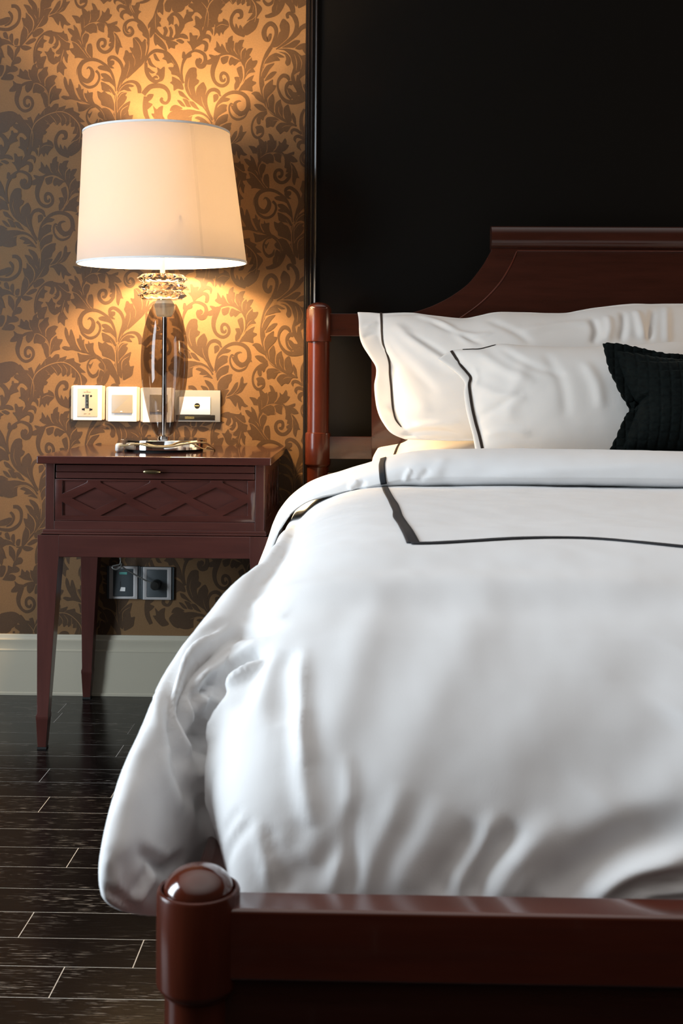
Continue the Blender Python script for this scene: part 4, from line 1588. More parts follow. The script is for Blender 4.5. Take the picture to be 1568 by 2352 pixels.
for (py, r_) in ((909.5, .0019), (914, .0019), (921, .0021), (929.5, .0022)):
    mb = MB()
    x, z = sxz(200.3, py)
    mb.lathe([(.0003, 0), (r_, 0), (r_, .0004), (.0003, .0004)], (0, 0, 0), 16)
    mb.v = [(x + a, W - .0109 - c, z + b_) for a, b_, c in mb.v]
    mb.build('pin_hole', BLACK_PLASTIC, e)
text_on('250V~   10A', 200, 950.5, 3.0, INK, e, 'rating_print', .0107)
text_on('USE', 200.5, 898.2, 2.0, INK, e, 'rating_print', .0107)
text_on('2 PIN PLUGS ONLY', 200.5, 900.8, 2.0, INK, e, 'rating_print', .0107)

e = white_plate('light_switch', 242, 888, 'white light switch with wide champagne rocker, left of the lamp body', 'switch', 'wall plates above the bedside table')
plate_box(257, 304, 906.5, 949, .0085, .0125, .0008, TAUPE_PLASTIC, 'rocker', e)
plate_box(276.5, 281.5, 944, 946.5, .0122, .0129, .0009, WHITE_PLASTIC, 'indicator', e, .0002)
e = white_plate('light_switch', 321.5, 890, 'white light switch seen through the smoked glass lamp body', 'switch', 'wall plates above the bedside table')
plate_box(344, 385, 906.5, 947, .0085, .0125, .0008, TAUPE_PLASTIC, 'rocker', e)
plate_box(360.5, 365.5, 941.5, 944, .0122, .0129, .0009, WHITE_PLASTIC, 'indicator', e, .0002)

q = sxz(455, 969)
e = empty('sensor_panel', (q[0], W - .005, q[1]), 'grey glass panel with white card and black round sensor, right of the lamp body', 'wall panel', None)
plate_box(402, 505.5, 896.2, 969.3, .0008, .0100, .0006, GREY_PLASTIC, 'backplate', e, .0008)
plate_box(412, 483, 911.3, 952.5, .0095, .0122, .0004, WHITE_PLASTIC, 'white_face', e, .0006)
plate_box(404, 493.5, 952.7, 965.2, .0095, .0112, .0003, BLACK_PLASTIC, 'black_strip', e, .0004)
mb = MB()
x, z = sxz(453, 932)
mb.lathe([(.0003, .0012), (.0066, .0012), (.0078, 0), (.0003, 0)], (0, 0, 0), 32)
mb.v = [(x + a, W - .0121 - c, z + b_) for a, b_, c in mb.v]
mb.build('sensor', BLACK_PLASTIC, e, smooth=30)
mb = MB()
x, z = sxz(453, 921)
mb.lathe([(.0003, .0004), (.0010, .0004), (.0010, 0), (.0003, 0)], (0, 0, 0), 12)
mb.v = [(x + a, W - .0121 - c, z + b_) for a, b_, c in mb.v]
mb.build('indicator', INK, e)
plate_box(447.5, 457.5, 931, 933, .0130, .01345, .0002, GILT, 'sensor_mark', e, .0001)
text_on('hellointernet', 425, 957.8, 4.1, GILT, e, 'print', .0113, 'LEFT')
plate_box(425, 446, 960.6, 961.4, .0111, .01135, .0001, GILT, 'print', e, .00005)


def dark_plate(name, x0, y0, label, cat, group):
    x1, y1 = x0 + 76.5, y0 + 76.5
    q = sxz((x0 + x1) / 2, y1)
    e = empty(name, (q[0], W - .005, q[1]), label, cat, group)
    plate_box(x0, x1, y0, y1, .0008, .0065, .003, SLATE_PLASTIC, 'side_trim', e)
    (xa, zt_), (xb, zb_) = sxz(x0 + 6, y0 + .6), sxz(x1 - 6.2, y1 - .6)
    (xi, zti), (xj, zbj) = sxz(x0 + 14.5, y0 + 6.2), sxz(x1 - 15.5, y1 - 6.2)
    me = plate_mesh(rrect(xa, xb, zb_, zt_, .0006), [rrect(xi, xj, zbj, zti, .002)], .0085, .0006)
    mesh_object('silver_frame', me, SILVER_PLASTIC, e, (0, W - .0095, 0), 30)
    plate_box(x0 + 14.5, x1 - 15.5, y0 + 6.2, y1 - 6.2, .0010, .0088, .002, SLATE_PLASTIC, 'insert', e)
    return e


e = dark_plate('data_socket', 245, 1300, 'silver framed dark data outlet with teal tag, under the table beside its back leg', 'socket', 'wall plates under the bedside table')
plate_box(274, 291.5, 1314, 1319.5, .0085, .0094, .0003, TEAL, 'teal_tag', e, .0002)
mb = MB()
mb.prism([sxz(*p) for p in ((275, 1357.5), (287.3, 1358), (287.8, 1349), (278, 1348.5))], W - .0098, W - .0085)
mb.build('white_shutter', WHITE_PLASTIC, e)
mb = MB()
mb.prism([sxz(*p) for p in ((276, 1348), (277, 1348), (277, 1335), (276, 1335))], W - .0092, W - .0085)
mb.build('slot', BLACK_PLASTIC, e)
e2 = dark_plate('power_socket', 322.5, 1302, 'silver framed dark socket with a round plug in it, under the bedside table', 'socket', 'wall plates under the bedside table')
# plug with its flex
x, z = sxz(359, 1342)
pl = empty('power_plug', (x, W - .011, z), 'round dark plug with thin flex in the right socket under the table', 'plug')
mb = MB()
mb.lathe([(.0005, 0), (.0135, 0), (.0140, .003), (.0130, .022), (.0105, .027), (.0005, .0275)], (0, 0, 0), 28)
mb.v = [(x + a, W - .0090 - c, z + b_) for a, b_, c in mb.v]
mb.build('plug_body', BLACK_PLASTIC, pl, smooth=40)
pts = [at(352, 1341, W - .030), at(338, 1335, W - .028), at(318, 1324.5, W - .030), at(300, 1314.5, W - .036), at(286, 1306, W - .040), at(279, 1299, W - .042), at(277.5, 1290, W - .044)]
pts += [at(276, 1284, W - .046), at(275.5, 1276, W - .048)]
mb = MB()
mb.tube([Vector(p) for p in crom([tuple(p) for p in pts], 6)], .0021, 10)
fl = mb.build('flex', CORD_DARK, pl, smooth=60)
pts = [at(277.5, 1292, W - .046), at(279, 1297, W - .050), at(276, 1304, W - .054), at(267, 1308, W - .056), at(259, 1305.5, W - .056), at(258.5, 1301, W - .054), at(266, 1298.5, W - .052), at(275, 1296, W - .050), at(277, 1289, W - .048), at(275.5, 1278, W - .048)]
mb = MB()
mb.tube([Vector(p) for p in crom([tuple(p) for p in pts], 6)], .0021, 10)
mb.build('flex_loop', CORD_DARK, pl, smooth=60)
# ------------------------------------------------------------------ cloth helpers
def mesh_arrays(me):
    n = len(me.vertices)
    co = np.empty(n * 3)
    me.vertices.foreach_get('co', co)
    no = np.empty(n * 3)
    me.vertex_normals.foreach_get('vector', no)
    return co.reshape(-1, 3), no.reshape(-1, 3)


def set_co(me, co):
    me.vertices.foreach_set('co', co.ravel())
    me.update()


def bvh_of(me):
    return BVHTree.FromPolygons([v.co.copy() for v in me.vertices], [tuple(p.vertices) for p in me.polygons])


def cast(bvh, px, py):
    h = bvh.ray_cast(CAM, ray(px, py))
    return h


def press_folds(me, folds, rounds=1):
    """raise or sink the cloth along drawn fold lines: (pixel polyline, half width m, height m)"""
    bvh = bvh_of(me)
    co, no = mesh_arrays(me)
    disp = np.zeros(len(co))
    for pts, wd, amp in folds:
        line = []
        dense = crom(pts, 5)
        last = None
        for p in dense:
            h = cast(bvh, float(p[0]), float(p[1]))
            if h[0] is None:
                continue
            if last is not None and (h[0] - last).length > .12:
                continue
            last = h[0]
            line.append(tuple(h[0]))
        if len(line) < 3:
            continue
        L = np.array(line)
        lo, hi = L.min(0) - 3 * wd, L.max(0) + 3 * wd
        idx = np.where(((co > lo) & (co < hi)).all(1))[0]
        if not len(idx):
            continue
        Pn = co[idx]
        best = np.full(len(idx), 1e9)
        par = np.zeros(len(idx))
        m_ = len(L) - 1
        for k in range(m_):
            a, b_ = L[k], L[k + 1]
            ab = b_ - a
            t = np.clip(((Pn - a) @ ab) / (ab @ ab + 1e-12), 0, 1)
            d = np.linalg.norm(Pn - (a + t[:, None] * ab), axis=1)
            u = d < best
            best[u] = d[u]
            par[u] = ((k + t) / m_)[u]
        env = np.clip(np.minimum(par, 1 - par) * 4.5, 0, 1) ** .8
        g = np.exp(-(best / wd) ** 2) - .32 * np.exp(-(best / (2.2 * wd)) ** 2)
        disp[idx] += amp * g * (.12 + .88 * env)
    co = co + no * disp[:, None]
    set_co(me, co)


def soft_noise(me, parts, box=None):
    co, no = mesh_arrays(me)
    d = np.zeros(len(co))
    for scale, amp, stretch in parts:
        for i in range(len(co)):
            p = co[i]
            d[i] += amp * noise.noise(Vector((p[0] * scale * stretch[0], p[1] * scale * stretch[1], p[2] * scale * stretch[2])))
    set_co(me, co + no * d[:, None])


def ribbon(me, pts, widths, material, name, parent, step=6, lift=.0007, thick=.0009):
    """flat applied ribbon that follows the cloth; pts are where it is seen, widths in metres"""
    bvh = bvh_of(me)
    ws = widths if isinstance(widths, (list, tuple)) else [widths] * len(pts)
    dense = crom([(*p, w) for p, w in zip(pts, ws)], step)
    P, N, Wd = [], [], []
    for p in dense:
        h = cast(bvh, float(p[0]), float(p[1]))
        if h[0] is None:
            continue
        if P and (h[0] - P[-1]).length > .08:
            continue
        if P and (h[0] - P[-1]).length < .0005:
            continue
        P.append(h[0].copy())
        N.append(h[1].copy())
        Wd.append(float(p[2]))
    mb = MB()
    n = len(P)
    nc = 4
    vs = []
    for i in range(n):
        t = (P[min(i + 1, n - 1)] - P[max(i - 1, 0)]).normalized()
        nr = N[i]
        if nr.dot(CAM - P[i]) < 0:
            nr = -nr
        s = t.cross(nr).normalized()
        for j in range(nc + 1):
            q = P[i] + s * (Wd[i] * (j / nc - .5))
            hit = bvh.find_nearest(q)
            if hit[0] is not None:
                nn = hit[1] if hit[1].dot(nr) > 0 else -hit[1]
                q = hit[0] + nn * lift
            vs.append(q)
    fs = []
    for i in range(n - 1):
        for j in range(nc):
            a = i * (nc + 1) + j
            fs.append((a, a + 1, a + nc + 2, a + nc + 1))
    mb.add(vs, fs)
    o = mb.build(name, material, parent, smooth=180)
    # outward side faces the room
    bm = bmesh.new()
    bm.from_mesh(o.data)
    bm.normal_update()
    c = sum((f.normal.dot(CAM - f.calc_center_median()) for f in bm.faces))
    if c < 0:
        bmesh.ops.reverse_faces(bm, faces=bm.faces)
    bm.to_mesh(o.data)
    bm.free()
    so = o.modifiers.new('thickness', 'SOLIDIFY')
    so.thickness = thick
    so.offset = 1
    return o


# ------------------------------------------------------------------ duvet
def spow(a, n):
    return (1 - np.clip(1 - a, 0, 1) ** n) ** (1.0 / n)


YF_IN, Y_HEAD = .978, 2.96
ZB = .408


def main_top(x, y):
    """height of the duvet over the mattress"""
    xl = np.interp(y, [.95, 1.02, 1.09, 1.16, 1.25, 1.35, 1.5, 2.3, 3.0], [-.128, -.139, -.156, -.169, -.173, -.168, -.163, -.172, -.172])
    rl = np.interp(y, [.95, 1.1, 1.3, 1.6, 2.3], [.15, .17, .22, .26, .27])
    a = (x - xl) / rl
    xr = 2 * XC - xl
    a2 = (xr - x) / rl
    b_ = (y - YF_IN) / .42
    h = .250 - .010 * np.clip((y - 1.5) / 1.2, 0, 1)
    crown = .012 * np.exp(-((y - 1.42) / .22) ** 2)
    return ZB + (h + crown) * spow(a, 3.0) * spow(a2, 3.0) * spow(b_, 2.15)


def grid_solid(xs, ys, top, bottom):
    """closed solid between two height fields"""
    nx, ny = len(xs), len(ys)
    X, Y = np.meshgrid(xs, ys)
    T = top(X, Y)
    B = np.full_like(T, bottom)
    T = np.maximum(T, B + .0005)
    vs = np.concatenate([np.stack([X, Y, T], -1).reshape(-1, 3), np.stack([X, Y, B], -1).reshape(-1, 3)])
    N = nx * ny
    fs = []
    for j in range(ny - 1):
        for i in range(nx - 1):
            a = j * nx + i
            fs.append((a, a + 1, a + nx + 1, a + nx))
            fs.append((N + a, N + a + nx, N + a + nx + 1, N + a + 1))
    for i in range(nx - 1):
        fs.append((i, N + i, N + i + 1, i + 1))
        a = (ny - 1) * nx + i
        fs.append((a, a + 1, N + a + 1, N + a))
    for j in range(ny - 1):
        a = j * nx
        fs.append((a, a + nx, N + a + nx, N + a))
        a = j * nx + nx - 1
        fs.append((a, N + a, N + a + nx, a + nx))
    return vs, fs


def sweep_solid(sections):
    """list of closed loops (same count) -> capped solid"""
    n = len(sections[0])
    vs = [p for s in sections for p in s]
    fs = []
    for i in range(len(sections) - 1):
        for k in range(n):
            k2 = (k + 1) % n
            fs.append((i * n + k, i * n + k2, (i + 1) * n + k2, (i + 1) * n + k))
    fs.append(tuple(range(n - 1, -1, -1)))
    o = (len(sections) - 1) * n
    fs.append(tuple(o + k for k in range(n)))
    return vs, fs


def drape_sections(sign):
    """the overhang along the bed side, a puffed roll that bulges towards the foot"""
    keys = dict(
        y=[.985, .992, 1.005, 1.03, 1.06, 1.10, 1.15, 1.22, 1.30, 1.40, 1.6, 2.3, 2.9],
        xo=[-.212, -.219, -.2215, -.2215, -.2190, -.2130, -.2060, -.196, -.183, -.170, -.163, -.176, -.180],
        xi=[-.182, -.175, -.168, -.160, -.152, -.138, -.122, -.105, -.10, -.11, -.11, -.11, -.11],
        zt=[.462, .480, .497, .517, .540, .566, .592, .614, .628, .630, .612, .584, .58],
        zb=[.410, .402, .394, .388, .384, .380, .370, .350, .320, .290, .27, .25, .25])
    out = []
    N = 40
    for y in list(np.linspace(.985, 1.05, 14)) + list(np.linspace(1.055, 1.5, 46)) + list(np.linspace(1.52, 2.9, 60)):
        g = {k: float(np.interp(y, keys['y'], keys[k])) for k in keys}
        cx, cz = (g['xo'] + g['xi']) / 2, (g['zt'] + g['zb']) / 2
        rx, rz = abs(g['xi'] - g['xo']) / 2, (g['zt'] - g['zb']) / 2
        loop = []
        for k in range(N):
            a = 2 * PI * k / N
            c, s = math.cos(a), math.sin(a)
            e_ = 2 / (2.3 if s > 0 else 3.2)
            x = cx + rx * math.copysign(abs(c) ** e_, c)
            z = cz + rz * math.copysign(abs(s) ** e_, s)
            # lean: the roll hangs outward at the bottom near the foot
            x += -.006 * (1 - (z - g['zb']) / (2 * rz)) * np.clip((1.3 - y) / .3, 0, 1)
            zz = z - (.034 * np.clip((x - g['xo']) / .045, 0, 1) - .012) * np.clip((g['zt'] - z) / .06, 0, 1) * np.clip((1.16 - y) / .12, 0, 1)
            # the inner side of the end is drawn back behind the mattress corner
            yy = y + .085 * np.clip((x - g['xo']) / .07, 0, 1.1) * np.clip((1.17 - y) / .17, 0, 1)
            if sign > 0:
                x = 2 * XC - x
            loop.append((x, yy, zz))
        if sign > 0:
            loop.reverse()
        out.append(loop)
    return out


mb = MB()
xs = np.concatenate([np.linspace(-.172, .14, 60), np.linspace(.145, 2 * XC - .145, 110), np.linspace(2 * XC - .14, 2 * XC + .172, 60)])
ys = np.concatenate([[YF_IN - .004], YF_IN + .42 * (1 - np.cos(np.linspace(0, PI / 2, 60))), np.linspace(1.41, Y_HEAD, 90)])
mv, mf = grid_solid(xs, ys, main_top, ZB)
und = .030 * np.clip((.505 - mv[:, 2]) / .095, 0, 1) ** 1.4 * np.clip((1.22 - mv[:, 1]) / .12, 0, 1)
mv[:, 0] += und * np.clip((-.04 - mv[:, 0]) / .08, 0, 1) - und * np.clip((mv[:, 0] - 2 * XC - .04) / .08, 0, 1)
mb.add(mv, mf)
mb.add(*sweep_solid(drape_sections(-1)))
mb.add(*sweep_solid(drape_sections(1)))
duvet = mb.build('duvet', LINEN)
rm = duvet.modifiers.new('merge', 'REMESH')
rm.mode = 'VOXEL'
rm.voxel_size = .0046
rm.use_smooth_shade = True
sm_ = duvet.modifiers.new('soften', 'SMOOTH')
sm_.factor = .5
sm_.iterations = 12
dg = bpy.context.evaluated_depsgraph_get()
me = bpy.data.meshes.new_from_object(duvet.evaluated_get(dg))
duvet.modifiers.clear()
duvet.data = me
me.name = 'duvet'
me.materials.clear()
me.materials.append(LINEN)
tag(duvet, 'white duvet covering the bed, dark ribbon border on its top', 'duvet')


def o1(s, ox, oy, sc):
    return [(ox + p[0] / sc, oy + p[1] / sc) for p in P2(s)]


A = lambda s: o1(s, 380, 1400, 4.612)
B_ = lambda s: o1(s, 350, 1850, 3.92)
C_ = lambda s: o1(s, 200, 1720, 3.136)
D_ = lambda s: P2(s)
FOLDS = [
    # big soft folds of the foot end
    (D_('560,1400 700,1352 900,1338 1150,1338 1400,1345 1640,1352'), .030, .006),
    (D_('520,1440 700,1400 950,1392 1300,1400 1600,1405'), .030, -.004),
    (D_('1120,1330 1080,1450 1000,1600 930,1750 880,1900'), .030, .004),
    (D_('880,1340 840,1460 790,1600 740,1750'), .022, .0035),
    (D_('1568,1500 1450,1600 1330,1740 1230,1900'), .040, -.006),
    (D_('1568,1640 1500,1720 1400,1850'), .030, -.006),
    # shoulder folds on the left
    (A('800,238 640,310 480,430 340,560 245,690 205,830 185,1000 220,1180 300,1350 370,1500'), .0085, -0.0348),
    (A('660,128 460,230 290,350 140,530 60,750 45,900 65,1100 95,1300 140,1500 190,1650'), .0075, -0.0188),
    (A('560,300 400,420 270,560 170,720 130,900 140,1100 190,1300'), .0075, 0.0145),
    (A('985,458 860,530 730,640 610,780 500,940'), .0085, -0.0319),
    (A('1020,480 900,600 780,720 660,840'), .0060, 0.0087),
    (A('525,715 450,800 395,930'), .0062, -0.0261),
    (A('550,740 470,870 420,960'), .0045, 0.0101),
    (A('352,808 330,950 350,1100 385,1250 415,1340'), .0062, -0.0232),
    (A('380,820 372,950 378,1100 395,1230'), .0042, 0.0087),
    (A('655,830 560,985 470,1140 410,1300 398,1450 408,1600'), .0080, -0.0290),
    (D_('466,1735 470,1790 474,1840 478,1890'), .0085, -0.0290),
    (A('1180,190 1000,222 800,290'), .011, -0.0116),
    (A('1080,430 950,600 850,850 740,1080'), .014, -0.0087),
    (A('1440,420 1428,700 1432,1000 1440,1300 1480,1500 1510,1650'), .008, 0.0051),
    (A('1330,420 1230,620 1210,900 1240,1200'), .014, -0.0072),
    (D_('690,1620 690,1720 700,1810 720,1900'), .009, 0.0058),
    # tucked foot edge
    (B_('905,140 790,255 700,390 660,520'), 0.0064, -0.0034),
    (B_('930,130 980,330 1010,470 1040,620 1060,760'), 0.0059, 0.0030),
    (B_('800,40 720,130 640,260'), 0.0059, -0.0024),
    (B_('1390,120 1300,290 1190,470 1120,640'), 0.0102, -0.0022),
    (B_('1410,480 1300,610 1190,700 1120,770'), 0.0107, -0.0048),
    (B_('1060,200 1050,330 1100,460'), 0.0098, -0.0020),
    (D_('700,2058 740,1990 790,1930 820,1850'), 0.0098, -0.0031),
    (D_('760,2060 775,1990 800,1900 800,1800 790,1730'), 0.0078, 0.0035),
    (D_('800,2060 812,2000 806,1900 815,1830'), 0.0068, -0.0028),
    (D_('830,2060 850,1990 890,1900 930,1800'), 0.0107, 0.0035),
    (D_('900,2060 930,1990 975,1920 1020,1830'), 0.0117, 0.0030),
    (D_('1006,2064 1022,2010 1060,1960 1100,1890'), 0.0126, -0.0087),
    (D_('1045,2064 1065,2010 1100,1950 1150,1870'), 0.0088, 0.0035),
    (D_('1078,2066 1100,2020 1140,1960 1190,1890'), 0.0115, -0.0093),
    (D_('1130,2068 1165,2010 1215,1950 1290,1880'), 0.0127, 0.0035),
    (D_('1175,2068 1200,2040 1225,2000'), 0.0059, 0.0022),
    (D_('1270,2068 1310,2020 1380,1970 1470,1925 1600,1890'), 0.0184, -0.0136),
    (D_('1352,2070 1395,2034 1460,2005 1530,1983 1620,1960'), 0.0115, 0.0124),
    (D_('1405,2068 1460,2036 1520,2026 1600,2018'), 0.0069, -0.0099),
    (D_('1430,2068 1490,2052 1568,2044 1640,2038'), 0.0069, 0.0062),
    (D_('1480,2068 1560,2062 1640,2056'), 0.0046, -0.0037),
    # side overhang
    (C_('375,725 450,765 530,825 600,845 690,800'), .0075, -.012),
    (C_('400,700 470,740 550,790 600,800'), .006, .007),
    (C_('610,20 645,150 700,280 770,390'), .011, -.008),
    (C_('560,0 590,160 640,320 680,450'), .012, .006),
    (C_('330,200 300,400 270,600 240,800'), .012, .004),
    (C_('430,850 400,960 330,1060'), .007, -.006),
    (C_('230,880 210,960 230,1030'), .005, .004),
    (C_('130,1000 210,1060 290,1120 370,1180'), .004, -.007),
    (C_('480,900 420,1000 350,1110'), .008, .006),
]
press_folds(me, FOLDS)
soft_noise(me, [(5.5, .0030, (1, 1, 1)), (17, .0011, (1, 1, 1)), (46, .00030, (1, .6, 1))])

# dark ribbon border on the duvet top
dv = duvet.data
rb = [(882, 1116), (888, 1130), (897, 1146), (905, 1160), (911, 1174), (914, 1188), (926, 1206), (938, 1226), (949, 1249)]
ribbon(dv, rb, [.0115, .0125, .0118, .0135, .0125, .0148, .0142, .0145, .0155], RIBBON_BLACK, 'ribbon', duvet)
ribbon(dv, [(944, 1249.5), (1000, 1248.5), (1080, 1244), (1180, 1238), (1280, 1236), (1370, 1238.5), (1470, 1247), (1568, 1257), (1680, 1268), (1900, 1282), (2200, 1288), (2600, 1290), (3000, 1288), (3400, 1284)], .0125, RIBBON_BLACK, 'ribbon', duvet)

# folded-back cuff
YC0, YC1 = 2.325, 2.535
outer = [(2 * XC + .0, .705), (1.2, .715), (.6, .719), (.25, .719), (.12, .717), (.06, .708), (0, .690), (-.06, .671), (-.105, .656), (-.138, .637), (-.170, .606), (-.192, .568), (-.209, .520), (-.228, .466), (-.247, .415)]
outer = [(2 * XC + .16, .60), (2 * XC + .12, .655), (2 * XC + .05, .690)] + outer[1:]
oc = crom(outer, 8)
loops = []
for i, p in enumerate(oc):
    a_, b2 = oc[max(i - 1, 0)], oc[min(i + 1, len(oc) - 1)]
    t = np.array(b2) - np.array(a_)
    t = t / np.hypot(*t)
    nn = np.array([-t[1], t[0]])          # towards the inside
    x, z = p
    th = float(np.interp(x, [-.25, -.21, -.15, -.11, -.03, .1, 1.7], [.016, .020, .028, .037, .050, .070, .070]))
    yf = float(np.interp(x, [-.25, -.12, .0, .2], [YC0 + .012, YC0, YC0 + .003, YC0])) + .004 * noise.noise(Vector((x * 14, .3, z * 14)))
    lp_ = []
    N = 28
    for k in range(N):
        a = 2 * PI * k / N
        c, s = math.cos(a), math.sin(a)
        e_ = 2 / 3.2
        u = math.copysign(abs(c) ** e_, c)
        v = math.copysign(abs(s) ** e_, s)
        yy = (yf + YC1) / 2 + (YC1 - yf) / 2 * u
        dd = th / 2 * (1 - v)
        # the crest of the roll lies a little behind the front fold
        sag = .012 * np.clip((YC0 + .10 - yy) / .10, 0, 1) ** 2 * (1 if v > 0 else 0)
        q = np.array([x, z]) + nn * (dd + sag)
        lp_.append((q[0], yy, q[1]))
    loops.append(lp_)
mb = MB()
mb.add(*sweep_solid(loops))
cuff = mb.build('cuff', LINEN, duvet, smooth=180)
CF_FOLDS = [
    (D_('1000,1098 1010,1070 1020,1050'), .012, .002),
    (D_('800,1125 812,1112 820,1102'), .007, .005),
    (D_('826,1122 832,1112 838,1104'), .006, -.004),
    (D_('930,1106 935,1090 945,1078'), .006, .004),
    (D_('960,1104 975,1090 985,1076'), .008, -.003),
    (D_('1100,1096 1300,1080 1568,1062'), .012, .003),
    (D_('640,1200 620,1260 600,1310'), .006, -.004),
    (D_('665,1180 640,1250 610,1330'), .006, .004),
    (D_('690,1140 660,1170 640,1230'), .010, -.003),
]
cs = cuff.modifiers.new('fine', 'SUBSURF')
cs.levels = 2
dg = bpy.context.evaluated_depsgraph_get()
me2 = bpy.data.meshes.new_from_object(cuff.evaluated_get(dg))
cuff.modifiers.clear()
cuff.data = me2
press_folds(me2, CF_FOLDS)
soft_noise(me2, [(9, .0025, (.6, 1, 1)), (30, .0007, (1, 1, 1))])
me2.shade_smooth()
rw = [(880, 1050), (879.5, 1056), (877, 1066), (877, 1078), (878, 1090), (879, 1100), (881, 1111)]
ribbon(me2, rw, .0125, RIBBON_BLACK, 'ribbon', duvet)


# ------------------------------------------------------------------ pillows
def pillow(name, sides, P0, P1, T, material, label, group, flange=(.0, .0), nu=110, nv=70, belly=1., extra=None, folds=None, noise_amp=.0022, cat='pillow'):
    """sides: top, right, bottom, left polylines (pixels) met on the leaning plane through P0 (bottom) and P1 (top)"""
    n = Vector((0, -(P1[1] - P0[1]), (P1[0] - P0[0]))).normalized()
    n = Vector((0, -(P1[1] - P0[1]), P1[0] - P0[0])).normalized()   # P = (Y, z)
    if n.y > 0:
        n = -n
    Pm = Vector((0, P0[0], P0[1]))

    def side(pts, k):
        q = crom(pts, 12)
        q = np.array([tuple(on_plane(float(a), float(b_), Pm, n)) for a, b_ in q])
        d = np.concatenate([[0], np.cumsum(np.linalg.norm(np.diff(q, axis=0), axis=1))])
        d /= d[-1]
        t = np.linspace(0, 1, k)
        return np.stack([np.interp(t, d, q[:, i]) for i in range(3)], 1)

    top, right, bottom, left = side(sides[0], nu), side(sides[1], nv), side(sides[2], nu), side(sides[3], nv)
    u = np.linspace(0, 1, nu)[None, :, None]
    v = np.linspace(0, 1, nv)[:, None, None]       # 0 = top
    top, bottom = top[None], bottom[None]
    left, right = left[:, None], right[:, None]
    S = (1 - v) * top + v * bottom + (1 - u) * left + u * right
    S -= (1 - u) * (1 - v) * top[:, :1] + u * (1 - v) * top[:, -1:] + (1 - u) * v * bottom[:, :1] + u * v * bottom[:, -1:]
    uu, vv = u[..., 0] + 0 * v[..., 0], v[..., 0] + 0 * u[..., 0]
    fu, fv = flange
    du = np.clip((np.minimum(uu - fu, 1 - uu - fu)) / (.5 - fu), 0, 1)
    dv_ = np.clip((np.minimum(vv - fv, 1 - vv - fv)) / (.5 - fv), 0, 1)
    t = (1 - (1 - du) ** 2.6) ** .62 * (1 - (1 - dv_) ** 2.3) ** .62
    fl = .0035
    N_ = np.array(tuple(n))
    edge = np.minimum.reduce([uu, 1 - uu, vv, 1 - vv])
    rim = np.clip(edge / .006, 0, 1)
    bow = extra(uu, vv) if extra is not None else 0 * uu
    front = S + N_ * ((fl * rim + T * .62 * belly * t) + bow)[..., None]
    back = S - N_ * ((fl * rim + T * .38 * t) - bow)[..., None]
    vs = np.concatenate([front.reshape(-1, 3), back.reshape(-1, 3)])
    M = nu * nv
    fs = []
    for j in range(nv - 1):
        for i in range(nu - 1):
            a = j * nu + i
            fs.append((a, a + nu, a + nu + 1, a + 1))
            fs.append((M + a, M + a + 1, M + a + nu + 1, M + a + nu))
    mb = MB()
    mb.add(vs, fs)
    o = mb.build(name, material, smooth=180)
    me = o.data
    bm = bmesh.new()
    bm.from_mesh(me)
    bmesh.ops.remove_doubles(bm, verts=bm.verts, dist=.0003)
    bmesh.ops.recalc_face_normals(bm, faces=bm.faces)
    bm.to_mesh(me)
    bm.free()
    if folds:
        press_folds(me, folds)
    if noise_amp:
        soft_noise(me, [(8, noise_amp, (1, 1, 1)), (26, noise_amp * .3, (1, 1, 1))])
    tag(o, label, cat, group)
    sb = o.modifiers.new('fine', 'SUBSURF')
    sb.levels = 1
    sb.render_levels = 1
    return o


GRP = 'white pillows at the headboard'
# pillow lying flat at the very back
n_flat = (2.80, .655), (3.08, .690)
flat = pillow('pillow', [
    P2('873,1004 905,1000 960,996 1100,990 1300,990 1568,990 1700,990'),
    P2('1700,990 1712,1020 1720,1060'),
    P2('846,1062 900,1063 1000,1064 1250,1064 1500,1062 1720,1060'),
    P2('873,1004 862,1024 853,1042 846,1062')], n_flat[0], n_flat[1], .085, PILLOW_COT, 'white pillow lying flat under the big one, only its left ribboned end showing', GRP, flange=(.085, .05), nu=90, nv=50, noise_amp=.004,
    extra=lambda u, v: -.012 * np.clip((.08 - u) / .08, 0, 1))
# the plane above is nearly level; its ribbon
ribbon(flat.data, [(936, 1007), (926, 1010), (918, 1018), (911, 1030), (905, 1046)], .0048, RIBBON_BROWN, 'ribbon', flat)

big_folds = [
    (P2('905,745 960,790 1020,830 1060,850'), .013, .010),
    (P2('880,770 930,830 1000,900'), .013, -.006),
    (P2('870,742 850,746 838,752'), .006, .006),
    (P2('868,765 850,768 835,775'), .007, -.005),
    (P2('950,722 1020,745 1080,790'), .010, .006),
    (P2('985,735 1050,765 1110,790'), .008, -.006),
    (P2('1040,760 1090,770 1130,765'), .008, .005),
    (P2('930,760 1000,800 1040,830'), .008, -.005),
    (P2('1360,730 1370,760 1362,790'), .010, -.010),
    (P2('1395,725 1400,755 1392,785'), .010, .009),
    (P2('1430,715 1432,750 1425,785'), .009, -.010),
    (P2('1462,712 1470,745 1478,780'), .010, .010),
    (P2('1500,710 1495,745 1490,785'), .009, -.010),
    (P2('1530,705 1530,750 1530,790'), .010, .008),
    (P2('1200,760 1280,745 1350,740'), .014, .005),
    (P2('1120,735 1180,760 1220,790'), .012, -.005),
    (P2('925,1000 960,992 1010,992 1060,1000'), .008, -.008),
    (P2('935,985 990,975 1060,972'), .010, .005),
    (P2('890,930 930,960 960,985'), .010, -.005),
    (P2('900,850 940,900 990,950'), .020, .006),
]
